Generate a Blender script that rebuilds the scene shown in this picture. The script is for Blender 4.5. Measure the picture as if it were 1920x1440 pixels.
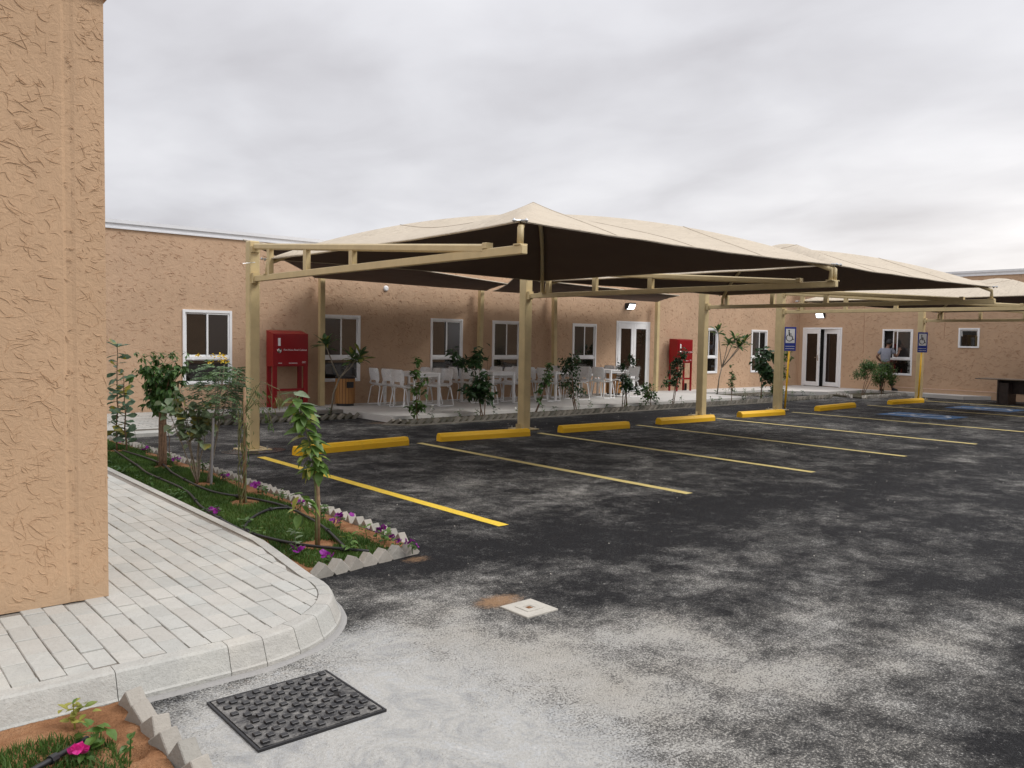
import bpy, math, random
import numpy as np
from mathutils import Vector, Matrix
from mathutils import noise as mnoise
random.seed(7); rng = np.random.default_rng(11)
S = bpy.context.scene; COL = S.collection
for o in list(bpy.data.objects): bpy.data.objects.remove(o)

# ------------------------------------------------------------------ camera
H = 1.62
yaw, pit, rol = .865407317, .0531116452, .0165735142
fw = Vector((math.cos(yaw)*math.cos(pit), math.sin(yaw)*math.cos(pit), -math.sin(pit)))
r0 = fw.cross(Vector((0, 0, 1))).normalized(); u0 = r0.cross(fw)
c_, s_ = math.cos(rol), math.sin(rol)
rr = c_*r0+s_*u0; uu = -s_*r0+c_*u0
cam = bpy.data.objects.new('camera', bpy.data.cameras.new('camera')); COL.objects.link(cam)
m = Matrix((rr, uu, -fw)).transposed().to_4x4(); m.translation = (0, 0, H); cam.matrix_world = m
cam.data.sensor_width = 36; cam.data.lens = 36*1555.143/1920; cam.data.clip_start = .05; cam.data.clip_end = 2000
S.camera = cam
S.render.resolution_x = 1024; S.render.resolution_y = 768
S.view_settings.view_transform = 'Standard'; S.view_settings.look = 'None'
S.view_settings.gamma = 1; S.view_settings.use_curve_mapping = False
S.view_settings.exposure = 0.30
# ------------------------------------------------------------------ sun and sky
SUN_AZ, SUN_EL = math.radians(-48), math.radians(48)
sd = Vector((math.cos(SUN_AZ)*math.cos(SUN_EL), math.sin(SUN_AZ)*math.cos(SUN_EL), math.sin(SUN_EL)))
sun = bpy.data.objects.new('sun', bpy.data.lights.new('sun', 'SUN')); COL.objects.link(sun)
sun.data.energy = 1.5; sun.data.angle = math.radians(22); sun.data.color = (1, .975, .94)
sun.rotation_euler = sd.to_track_quat('Z', 'Y').to_euler(); sun.location = (0, 0, 30)
W = bpy.data.worlds.new('World'); S.world = W; W.use_nodes = True
def build_world():
    n = W.node_tree.nodes; l = W.node_tree.links; n.clear()
    def N(t, **k):
        x = n.new(t)
        for a, b in k.items(): setattr(x, a, b)
        return x
    def M(op, a, b=None, c=None, clamp=False):
        x = N('ShaderNodeMath', operation=op); x.use_clamp = clamp
        for i, v in enumerate((a, b, c)):
            if v is None: continue
            if isinstance(v, (int, float)): x.inputs[i].default_value = v
            else: l.new(v, x.inputs[i])
        return x.outputs[0]
    out = N('ShaderNodeOutputWorld'); bg = N('ShaderNodeBackground'); bg.inputs['Strength'].default_value = .1
    sky = N('ShaderNodeTexSky', sky_type='NISHITA'); sky.sun_disc = False
    sky.sun_elevation = SUN_EL; sky.sun_rotation = math.pi/2-SUN_AZ; sky.dust_density = 4
    tc = N('ShaderNodeTexCoord'); sep = N('ShaderNodeSeparateXYZ'); l.new(tc.outputs['Generated'], sep.inputs[0])
    z = M('MAXIMUM', sep.outputs[2], 0.0)
    den = M('ADD', z, .16)
    comb = N('ShaderNodeCombineXYZ'); l.new(M('DIVIDE', sep.outputs[0], den), comb.inputs[0]); l.new(M('DIVIDE', sep.outputs[1], den), comb.inputs[1])
    mp = N('ShaderNodeMapping'); mp.inputs['Rotation'].default_value = (0, 0, -.72); mp.inputs['Scale'].default_value = (1.0, .78, 1); mp.inputs['Location'].default_value = (3.1, 1.7, 0)
    l.new(comb.outputs[0], mp.inputs[0])
    n1 = N('ShaderNodeTexNoise'); n1.inputs['Scale'].default_value = .95; n1.inputs['Detail'].default_value = 6; n1.inputs['Roughness'].default_value = .46; n1.inputs['Distortion'].default_value = .15
    n2 = N('ShaderNodeTexNoise'); n2.inputs['Scale'].default_value = 3.0; n2.inputs['Detail'].default_value = 5; n2.inputs['Roughness'].default_value = .48; n2.inputs['Distortion'].default_value = .3
    l.new(mp.outputs[0], n1.inputs[0]); l.new(mp.outputs[0], n2.inputs[0])
    f = M('ADD', M('MULTIPLY', n1.outputs[0], .7), M('MULTIPLY', n2.outputs[0], .3))
    ramp = N('ShaderNodeValToRGB'); e = ramp.color_ramp.elements
    e[0].position = .36; e[0].color = (.53, .522, .548, 1)
    e[1].position = .66; e[1].color = (.77, .768, .795, 1)
    x = e.new(.5); x.color = (.645, .642, .672, 1)
    l.new(f, ramp.inputs[0])
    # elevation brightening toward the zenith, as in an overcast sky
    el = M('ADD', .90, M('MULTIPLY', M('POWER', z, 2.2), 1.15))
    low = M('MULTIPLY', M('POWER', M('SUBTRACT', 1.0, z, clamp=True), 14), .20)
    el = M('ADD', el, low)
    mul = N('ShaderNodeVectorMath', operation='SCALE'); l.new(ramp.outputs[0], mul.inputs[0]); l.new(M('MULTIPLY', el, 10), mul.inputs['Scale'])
    # warm bright band low in the sky around the hidden sun
    dt = N('ShaderNodeVectorMath', operation='DOT_PRODUCT'); l.new(tc.outputs['Generated'], dt.inputs[0])
    a = math.radians(4); dt.inputs[1].default_value = (math.cos(a), math.sin(a), .04)
    g = M('POWER', M('MAXIMUM', dt.outputs['Value'], 0.0), 5.5)
    g = M('MULTIPLY', g, M('POWER', M('SUBTRACT', 1.0, z, clamp=True), 9))
    g = M('MULTIPLY', g, M('ADD', .55, M('MULTIPLY', f, .9)))
    warm = N('ShaderNodeVectorMath', operation='SCALE'); warm.inputs[0].default_value = (6.4, 5.6, 4.4); l.new(g, warm.inputs['Scale'])
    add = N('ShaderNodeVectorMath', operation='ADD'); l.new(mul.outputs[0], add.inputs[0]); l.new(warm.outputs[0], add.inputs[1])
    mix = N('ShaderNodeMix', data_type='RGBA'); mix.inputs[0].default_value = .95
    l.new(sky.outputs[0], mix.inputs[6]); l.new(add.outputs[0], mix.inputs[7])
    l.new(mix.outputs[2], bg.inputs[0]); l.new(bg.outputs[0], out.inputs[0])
build_world()

# ------------------------------------------------------------------ materials
MATS = {}
class Mat:
    """small node-graph helper"""
    def __init__(s, name, base=(.5, .5, .5), rough=.7, metal=0., spec=.5):
        s.m = bpy.data.materials.new(name); s.m.use_nodes = True
        s.n = s.m.node_tree.nodes; s.l = s.m.node_tree.links
        s.b = s.n['Principled BSDF']; s.out = s.n['Material Output']
        s.b.inputs['Base Color'].default_value = (*base, 1); s.b.inputs['Roughness'].default_value = rough
        s.b.inputs['Metallic'].default_value = metal; s.b.inputs['Specular IOR Level'].default_value = spec
        s.tc = None
    def N(s, t, **k):
        x = s.n.new(t)
        for a, b in k.items(): setattr(x, a, b)
        return x
    def co(s):
        if s.tc is None: s.tc = s.N('ShaderNodeNewGeometry').outputs['Position']
        return s.tc
    def obj(s): return s.N('ShaderNodeTexCoord').outputs['Object']
    def noise(s, scale, detail=3, rough=.5, dist=0., vec=None, sc3=None):
        v = vec if vec is not None else s.co()
        if sc3:
            mp = s.N('ShaderNodeMapping'); mp.inputs['Scale'].default_value = sc3; s.l.new(v, mp.inputs[0]); v = mp.outputs[0]
        x = s.N('ShaderNodeTexNoise'); x.inputs['Scale'].default_value = scale; x.inputs['Detail'].default_value = detail
        x.inputs['Roughness'].default_value = rough; x.inputs['Distortion'].default_value = dist; s.l.new(v, x.inputs['Vector']); return x.outputs['Fac']
    def voro(s, scale, feature='F1', vec=None):
        x = s.N('ShaderNodeTexVoronoi', feature=feature); x.inputs['Scale'].default_value = scale; s.l.new(vec if vec is not None else s.co(), x.inputs['Vector']); return x
    def ramp(s, f, stops):
        x = s.N('ShaderNodeValToRGB'); e = x.color_ramp.elements
        while len(e) < len(stops): e.new(.5)
        for q, (p, c) in zip(e, stops): q.position = p; q.color = (*((c, c, c) if isinstance(c, (int, float)) else c), 1)
        s.l.new(f, x.inputs[0]); return x.outputs[0]
    def mix(s, f, a, b, mode='MIX'):
        x = s.N('ShaderNodeMix', data_type='RGBA', blend_type=mode)
        for i, v in ((0, f), (6, a), (7, b)):
            if isinstance(v, (int, float)): x.inputs[i].default_value = v if i == 0 else (v, v, v, 1)
            elif isinstance(v, tuple): x.inputs[i].default_value = (*v, 1)
            else: s.l.new(v, x.inputs[i])
        return x.outputs[2]
    def math(s, op, a, b=0., clamp=False):
        x = s.N('ShaderNodeMath', operation=op); x.use_clamp = clamp
        for i, v in enumerate((a, b)):
            if isinstance(v, (int, float)): x.inputs[i].default_value = v
            else: s.l.new(v, x.inputs[i])
        return x.outputs[0]
    def color(s, c): s.l.new(c, s.b.inputs['Base Color']); return s
    def rough(s, c): s.l.new(c, s.b.inputs['Roughness']); return s
    def bump(s, h, dist=.01, strength=1.):
        x = s.N('ShaderNodeBump'); x.inputs['Distance'].default_value = dist; x.inputs['Strength'].default_value = strength
        s.l.new(h, x.inputs['Height']); s.l.new(x.outputs[0], s.b.inputs['Normal']); return s
    def rand(s): return s.N('ShaderNodeObjectInfo').outputs['Random']

def simple(name, base, rough=.6, metal=0., var=.12, nscale=8., bump=0., bscale=60., spec=.5):
    if name in MATS: return MATS[name]
    q = Mat(name, base, rough, metal, spec)
    f = q.noise(nscale, 4, .6)
    lo = tuple(c*(1-var) for c in base); hi = tuple(min(1, c*(1+var)) for c in base)
    q.color(q.ramp(f, [(.3, lo), (.7, hi)]))
    if bump: q.bump(q.noise(bscale, 3), bump)
    MATS[name] = q.m; return q.m

def stucco(name, base, k):
    q = Mat(name, base, .85, spec=.25)
    p = q.obj()
    big = q.noise(.9, 4, .6); streak = q.noise(3., 4, .6, sc3=(2.6, 2.6, .35)); fine = q.noise(38*k, 4, .65, .6)
    sw = q.noise(7*k, 5, .6, 2.2)
    c = q.mix(q.ramp(big, [(.3, 0.), (.72, 1.)]), tuple(x*.88 for x in base), tuple(x*1.07 for x in base))
    c = q.mix(q.math('MULTIPLY', q.ramp(streak, [(.5, 0.), (.75, 1.)]), .28), c, tuple(x*y for x, y in zip(base, (.80, .82, .86))))
    c = q.mix(q.math('MULTIPLY', q.ramp(sw, [(.42, 0.), (.52, 1.), (.60, 0.)]), .16), c, tuple(x*.72 for x in base))
    if k > 2:
        sz = q.N('ShaderNodeSeparateXYZ'); q.l.new(q.co(), sz.inputs[0])
        foot = q.math('SUBTRACT', 1.0, q.math('MULTIPLY', q.math('SUBTRACT', sz.outputs[2], .14), 5.), True)
        foot = q.math('MULTIPLY', foot, q.ramp(q.noise(9, 5, .7), [(.35, .2), (.65, 1.)]))
        c = q.mix(q.math('MULTIPLY', foot, .45), c, (.40, .30, .20))
    q.color(c)
    h = q.math('ADD', q.math('MULTIPLY', sw, 1.), q.math('MULTIPLY', fine, .22))
    q.bump(h, .012/k*.9); MATS[name] = q.m; return q.m
M_near = stucco('near_stucco', (.56, .375, .232), 2.2)
M_far = stucco('far_stucco', (.56, .382, .252), 1.)
M_ridge = simple('stucco_ridge', (.55, .368, .227), .85, var=.06, nscale=3, spec=.25)
M_ridgef = simple('stucco_ridge_far', (.41, .25, .16), .9, var=.15, nscale=2, spec=.2)  # far strokes: their shading put in as a darker colour
M_fascia = simple('white_fascia', (.74, .75, .77), .35, var=.04)
M_upvc = simple('white_upvc', (.88, .885, .89), .3, var=.03, nscale=3)
M_steel = simple('cream_steel', (.60, .475, .255), .42, var=.09, nscale=5, bump=.0008, bscale=90)
M_cond = simple('cream_steel_pole', (.58, .46, .25), .42, var=.10, nscale=4)
M_galv = simple('galvanised', (.52, .53, .54), .35, .8, var=.15)
M_chrome = simple('chrome', (.7, .7, .7), .2, 1.)
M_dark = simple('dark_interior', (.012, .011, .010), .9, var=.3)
M_blackp = simple('black_plastic', (.015, .015, .017), .45)
M_red = simple('red_paint', (.27, .003, .008), .32, var=.07, nscale=3)
M_dred = simple('red_paint_dark', (.30, .004, .007), .4, var=.1)
M_whitep = simple('white_plastic', (.86, .86, .86), .4, var=.04)
M_white = simple('white_print', (.85, .85, .85), .5, var=.02)
M_blue = simple('sign_blue', (.012, .035, .30), .4, var=.05)
M_black = simple('sign_black', (.01, .01, .01), .5)
M_wood = Mat('bin_wood', (.36, .17, .05), .55); M_wood.color(M_wood.mix(M_wood.noise(3, 5, .6, .5, sc3=(12, 12, 1)), (.29, .125, .035), (.44, .22, .07))); M_wood = M_wood.m
M_desk = simple('dark_wood', (.045, .030, .026), .5, var=.3)
M_desktop = simple('desk_top', (.20, .165, .13), .4, var=.2)
M_yel = Mat('yellow_paint', (.82, .42, .012), .5)
f = M_yel.noise(9, 5, .65); d = M_yel.noise(55, 3, .7)
M_yel.color(M_yel.mix(M_yel.math('ADD', M_yel.math('MULTIPLY', M_yel.ramp(d, [(.62, 0.), (.74, 1.)]), .4), M_yel.math('MULTIPLY', M_yel.ramp(M_yel.noise(4.5, 6, .8, .5), [(.60, 0.), (.72, .5)]), 1.), True), M_yel.mix(f, (.93, .50, .008), (.97, .58, .02)), (.30, .18, .03))); M_yel.bump(d, .002); M_yel = M_yel.m
M_line = Mat('line_paint', (.75, .58, .12), .7)
f = M_line.noise(7, 5, .7); d = M_line.noise(90, 4, .7)
geo = M_line.N('ShaderNodeSeparateXYZ'); M_line.l.new(M_line.co(), geo.inputs[0])
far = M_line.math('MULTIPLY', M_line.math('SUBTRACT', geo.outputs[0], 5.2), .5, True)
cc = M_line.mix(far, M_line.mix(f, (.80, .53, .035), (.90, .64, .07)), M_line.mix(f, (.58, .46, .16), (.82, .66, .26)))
M_line.color(M_line.mix(M_line.math('MULTIPLY', M_line.ramp(d, [(.56, 0.), (.68, 1.)]), .75), cc, (.16, .14, .10))); M_line = M_line.m
M_hc = Mat('blue_marking', (.05, .18, .42), .7); d = M_hc.noise(6, 6, .75)
M_hc.color(M_hc.mix(M_hc.ramp(d, [(.46, 0.), (.62, 1.)]), (.05, .19, .44), (.11, .16, .23))); M_hc = M_hc.m
M_hcw = simple('white_marking', (.62, .66, .70), .7, var=.3, nscale=10)

# fabric: cream outside, dark brown lining
q = Mat('canopy_fabric', (.66, .565, .44), .75, spec=.2)
q.color(q.mix(q.noise(1.3, 4, .6), (.48, .415, .325), (.58, .505, .40))); q.bump(q.math('ADD', q.noise(5, 4, .5, 1.), q.math('MULTIPLY', q.noise(1.6, 3, .5, 2., sc3=(1, 4, 1)), 2.)), .02); M_fab = q.m
M_seam = simple('seam_thread', (.49, .42, .33), .8)
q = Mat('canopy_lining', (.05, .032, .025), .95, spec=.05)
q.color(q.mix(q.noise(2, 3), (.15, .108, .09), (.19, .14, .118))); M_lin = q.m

def asphalt():
    q = Mat('asphalt', (.04, .04, .042), .8, spec=.16)
    at = q.N('ShaderNodeAttribute', attribute_name='dust'); dust = at.outputs['Fac']
    ac = q.N('ShaderNodeAttribute', attribute_name='concrete'); conc = ac.outputs['Fac']
    ao = q.N('ShaderNodeAttribute', attribute_name='sand'); sand = ao.outputs['Fac']
    n1 = q.noise(1.3, 8, .74, .25); n2 = q.noise(5.6, 8, .82, .25); sp = q.ramp(q.noise(88, 3, .8), [(.30, 0.), (.70, 1.)]); sp2 = q.noise(34, 4, .8)
    w = q.math('ADD', q.math('MULTIPLY', n1, .9), q.math('MULTIPLY', n2, .55))        # ~.72 mean
    v = q.math('ADD', dust, q.math('MULTIPLY', q.math('SUBTRACT', w, .725), 2.5))
    vl = v; film = q.ramp(q.math('ADD', vl, q.math('MULTIPLY', q.math('SUBTRACT', sp2, .5), .5)), [(-.0, 0.), (.28, .30), (.62, .75), (1.1 if False else 1.0, 1.)])
    v = q.math('ADD', v, q.math('MULTIPLY', q.math('SUBTRACT', sp, .5), 1.2))
    v = q.math('ADD', v, q.math('MULTIPLY', q.math('SUBTRACT', sp2, .5), 1.2))
    base = q.mix(q.ramp(sp2, [(.3, 0.), (.7, 1.)]), (.006, .006, .007), (.034, .034, .036))
    base = q.mix(film, base, q.mix(q.noise(3.1, 4, .7), (.115, .108, .096), (.15, .15, .148)))
    hue = q.mix(q.noise(2.2, 4, .6), (.50, .46, .39), (.54, .54, .52))
    col = q.mix(q.ramp(v, [(.24, 0.), (.60, .22), (.95, 1.)]), base, hue)
    # pale stone chips
    vo = q.voro(34); ch = q.math('MULTIPLY', q.ramp(vo.outputs['Distance'], [(.10, 1.), (.16, 0.)]), q.ramp(vo.outputs['Color'], [(.90, 0.), (.93, 1.)]))
    col = q.mix(q.math('MULTIPLY', ch, .75), col, (.45, .43, .38))
    # rust-coloured sand
    sm = q.math('MULTIPLY', q.ramp(q.math('ADD', sand, q.math('MULTIPLY', q.math('SUBTRACT', sp2, .5), .9)), [(.35, 0.), (.75, 1.)]), .9)
    col = q.mix(sm, col, q.mix(sp2, (.30, .17, .09), (.48, .31, .18)))
    # poured concrete apron
    cn = q.noise(2.8, 9, .72, 2.0); cf = q.noise(60, 4, .75)
    ccol = q.ramp(cn, [(.30, (.27, .275, .28)), (.42, (.37, .375, .37)), (.52, (.46, .455, .43)), (.60, (.44, .45, .45)), (.72, (.62, .60, .55))])
    ccol = q.mix(q.ramp(cf, [(.42, 0.), (.68, .55)]), ccol, (.30, .285, .25))
    cm = q.ramp(q.math('ADD', conc, q.math('ADD', q.math('MULTIPLY', q.math('SUBTRACT', n2, .5), 1.5), q.math('MULTIPLY', q.math('SUBTRACT', sp, .5), .7))), [(.20, 0.), (.46, .55), (.85, 1.)])
    col = q.mix(cm, col, ccol)
    q.color(col)
    q.rough(q.mix(q.ramp(v, [(.1, 0.), (.6, 1.)]), .72, .95))
    h = q.math('ADD', sp, q.math('MULTIPLY', q.voro(120).outputs['Distance'], .8))
    h = q.math('MULTIPLY', h, q.math('SUBTRACT', 1.0, q.math('MULTIPLY', cm, .75)))
    h = q.math('ADD', h, q.math('MULTIPLY', cn, q.math('MULTIPLY', cm, 1.5)))
    q.bump(h, .008); return q.m
M_asph = asphalt()
def concrete(name, a, b, sc=3., bump=.003, rand=0.):
    q = Mat(name, a, .85, spec=.3)
    n = q.noise(sc, 6, .65, .8); fn = q.noise(70, 4, .7); st = q.noise(1.4, 4, .7)
    c = q.mix(n, a, b); c = q.mix(q.math('MULTIPLY', q.ramp(fn, [(.5, 0.), (.75, 1.)]), .4), c, tuple(x*.72 for x in a))
    c = q.mix(q.math('MULTIPLY', q.ramp(st, [(.55, 0.), (.75, 1.)]), .35), c, (min(1, b[0]*1.15), b[1]*1.1, b[2]*1.0))
    if rand:
        r = q.rand(); c = q.mix(q.math('MULTIPLY', r, rand), c, tuple(x*.66 for x in a))
        c = q.mix(q.math('MULTIPLY', q.math('FRACT', q.math('MULTIPLY', r, 7.31)), rand*.7), c, (.60, .52, .44))
    q.color(c); q.bump(q.math('ADD', fn, q.math('MULTIPLY', n, 2.)), bump); MATS[name] = q.m; return q.m
M_paver = concrete('paver_concrete', (.39, .395, .37), (.58, .585, .55), 5., .004, .30)
M_kerb = concrete('kerb_concrete', (.33, .33, .31), (.60, .595, .55), 5., .006, .22)
M_tooth = concrete('edging_concrete', (.22, .21, .185), (.50, .48, .43), 7., .004, .4)
M_slab = concrete('slab_concrete', (.50, .485, .455), (.63, .61, .575), 1.6, .002)
M_grey = concrete('grey_concrete', (.25, .245, .235), (.37, .36, .345), 2., .002)
M_joint = concrete('joint_sand', (.17, .155, .135), (.30, .275, .24), 12., .004)
M_dtooth = concrete('dark_edging', (.07, .068, .052), (.19, .18, .15), 6., .003, .3)  # darker concrete for the edging of the far beds
M_cover = concrete('cover_concrete', (.38, .36, .315), (.58, .55, .485), 9., .003)
def soil():
    q = Mat('sandy_soil', (.36, .18, .09), .95, spec=.1)
    n = q.noise(4, 6, .7); fn = q.noise(60, 4, .75)
    c = q.ramp(n, [(.3, (.22, .105, .05)), (.5, (.33, .165, .082)), (.72, (.46, .26, .14))])
    c = q.mix(q.math('MULTIPLY', q.ramp(fn, [(.52, 0.), (.72, 1.)]), .55), c, (.16, .085, .045))
    q.color(c); q.bump(q.math('ADD', q.math('MULTIPLY', n, 2.), fn), .02); return q.m
M_soil = soil()
M_dsoil = concrete('shaded_soil', (.05, .045, .03), (.11, .10, .065), 6., .01)  # greyish soil of the far beds, their shadows put into the colour
M_iron = Mat('cast_iron', (.02, .02, .022), .5, .0)
d = M_iron.noise(11, 6, .8, .6); d2 = M_iron.noise(70, 3, .7)
M_iron.color(M_iron.mix(M_iron.ramp(M_iron.math('ADD', d, M_iron.math('MULTIPLY', d2, .25)), [(.54, 0.), (.84, 1.)]), (.018, .018, .020), (.28, .27, .25))); M_iron.rough(M_iron.mix(d, .35, .7)); M_iron.bump(d2, .002); M_iron = M_iron.m
def leafmat(name, a, b, c=None, rough=.45, trans=.25, nscale=14.):
    q = Mat(name, a, rough, spec=.4)
    n = q.noise(nscale, 3, .6); r = q.rand()
    col = q.mix(q.ramp(n, [(.35, 0.), (.65, 1.)]), a, b)
    if c: col = q.mix(q.ramp(q.math('FRACT', q.math('MULTIPLY', q.math('ADD', r, q.math('MULTIPLY', q.noise(5, 2), .25)), 3.7)), [(.80, 0.), (.95, 1.)]), col, c)
    q.color(col)
    t = q.N('ShaderNodeBsdfTranslucent'); q.l.new(col, t.inputs['Color'])
    mx = q.N('ShaderNodeMixShader'); mx.inputs[0].default_value = trans
    q.l.new(q.b.outputs[0], mx.inputs[1]); q.l.new(t.outputs[0], mx.inputs[2]); q.l.new(mx.outputs[0], q.out.inputs[0])
    MATS[name] = q.m; return q.m
L_blue = leafmat('leaf_bluegreen', (.065, .115, .068), (.15, .23, .145), (.30, .26, .03))
L_dark = leafmat('leaf_dark', (.028, .080, .018), (.085, .175, .040))
L_vdark = leafmat('leaf_very_dark', (.018, .045, .017), (.045, .095, .030))
L_mid = leafmat('leaf_mid', (.045, .10, .02), (.09, .165, .035))
L_pale = leafmat('leaf_pale', (.13, .19, .10), (.24, .31, .19), (.34, .30, .07))
L_bright = leafmat('leaf_bright', (.085, .17, .03), (.16, .27, .07), (.36, .36, .08), trans=.35)
L_cassia = leafmat('leaf_cassia', (.045, .095, .035), (.18, .28, .13), nscale=5.)
L_wilt = leafmat('leaf_wilted', (.13, .14, .045), (.22, .21, .08))
L_frang = leafmat('leaf_frangipani', (.04, .095, .03), (.085, .165, .055), (.30, .30, .06))
L_grass = leafmat('grass_blades', (.040, .092, .015), (.095, .175, .034), rough=.6, nscale=2.)
P_purple = leafmat('petal_purple', (.17, .012, .20), (.36, .03, .36))
P_yel = leafmat('petal_yellow', (.75, .50, .02), (.85, .62, .05))
P_pink = leafmat('petal_pink', (.75, .03, .28), (.85, .08, .42))
P_white = leafmat('petal_white', (.75, .75, .70), (.85, .85, .8))
M_bark = simple('bark_brown', (.17, .105, .065), .85, var=.35, nscale=30, bump=.004)
M_barkg = simple('bark_grey', (.22, .19, .145), .85, var=.3, nscale=30, bump=.003)
M_stemg = simple('stem_green', (.12, .13, .05), .7, var=.3, nscale=20)
M_stake = simple('stake_wood', (.27, .175, .10), .8, var=.3, nscale=18)
M_pvc = simple('grey_pvc', (.24, .24, .25), .4)
def glass(name, base, rough=.03, spec=.5):
    q = Mat(name, base, rough, spec=spec); MATS[name] = q.m; return q.m
M_glass = glass('dark_glass', (.012, .0095, .0075), .015, .5)
M_glass.node_tree.nodes['Principled BSDF'].inputs['IOR'].default_value = 2.1
M_screen = glass('insect_screen', (.034, .031, .030), .12, .5)
M_screen.node_tree.nodes['Principled BSDF'].inputs['IOR'].default_value = 1.75
M_glassb = glass('door_glass', (.022, .012, .008), .03, .6)
q = Mat('lamp_glow', (.9, .9, .9), .3); q.b.inputs['Emission Color'].default_value = (.9, .95, 1, 1); q.b.inputs['Emission Strength'].default_value = 3.2; M_glow = q.m
q = Mat('plastic_film', (.80, .80, .80), .22, spec=.6)
tr = q.N('ShaderNodeBsdfTransparent'); mx = q.N('ShaderNodeMixShader'); q.l.new(q.ramp(q.noise(22, 4, .7, 1.), [(.45, .02), (.80, .24)]), mx.inputs[0])
q.bump(q.noise(30, 4, .6, 1.5), .02); q.l.new(tr.outputs[0], mx.inputs[1]); q.l.new(q.b.outputs[0], mx.inputs[2]); q.l.new(mx.outputs[0], q.out.inputs[0]); M_film = q.m
M_skin = simple('skin', (.17, .085, .05), .5, var=.08); M_hair = simple('hair', (.008, .007, .007), .6)
M_shirt = simple('grey_shirt', (.215, .225, .27), .85, var=.12, nscale=9, bump=.01, bscale=14)
M_trous = simple('black_trousers', (.013, .013, .016), .85, bump=.006, bscale=12)
M_shoe = simple('black_shoe', (.012, .012, .013), .5); M_sole = simple('shoe_sole', (.25, .25, .25), .7)
M_hose = simple('black_hose', (.016, .016, .018), .45, var=.3)

# ------------------------------------------------------------------ mesh helpers
def mesh_from(name, V, F, mats, mi=None, smooth=False):
    me = bpy.data.meshes.new(name)
    me.from_pydata([tuple(v) for v in V], [], [tuple(f) for f in F])
    for mt in (mats if isinstance(mats, (list, tuple)) else [mats]): me.materials.append(mt)
    if mi is not None: me.polygons.foreach_set('material_index', np.array(mi, dtype=np.int32))
    if smooth: me.polygons.foreach_set('use_smooth', np.ones(len(me.polygons), dtype=bool))
    me.update(); return me
def np_mesh(name, V, F, mat, smooth=False):
    """fast mesh from arrays, all faces with the same number of corners"""
    V = np.asarray(V, np.float32); F = np.asarray(F, np.int32); k = F.shape[1]
    me = bpy.data.meshes.new(name); me.vertices.add(len(V)); me.vertices.foreach_set('co', V.ravel())
    me.loops.add(F.size); me.loops.foreach_set('vertex_index', F.ravel()); me.polygons.add(len(F))
    me.polygons.foreach_set('loop_start', np.arange(0, F.size, k, dtype=np.int32))
    try: me.polygons.foreach_set('loop_total', np.full(len(F), k, dtype=np.int32))
    except Exception: pass
    if smooth: me.polygons.foreach_set('use_smooth', np.ones(len(F), dtype=bool))
    me.materials.append(mat); me.update(calc_edges=True); me.validate(); return me
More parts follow.
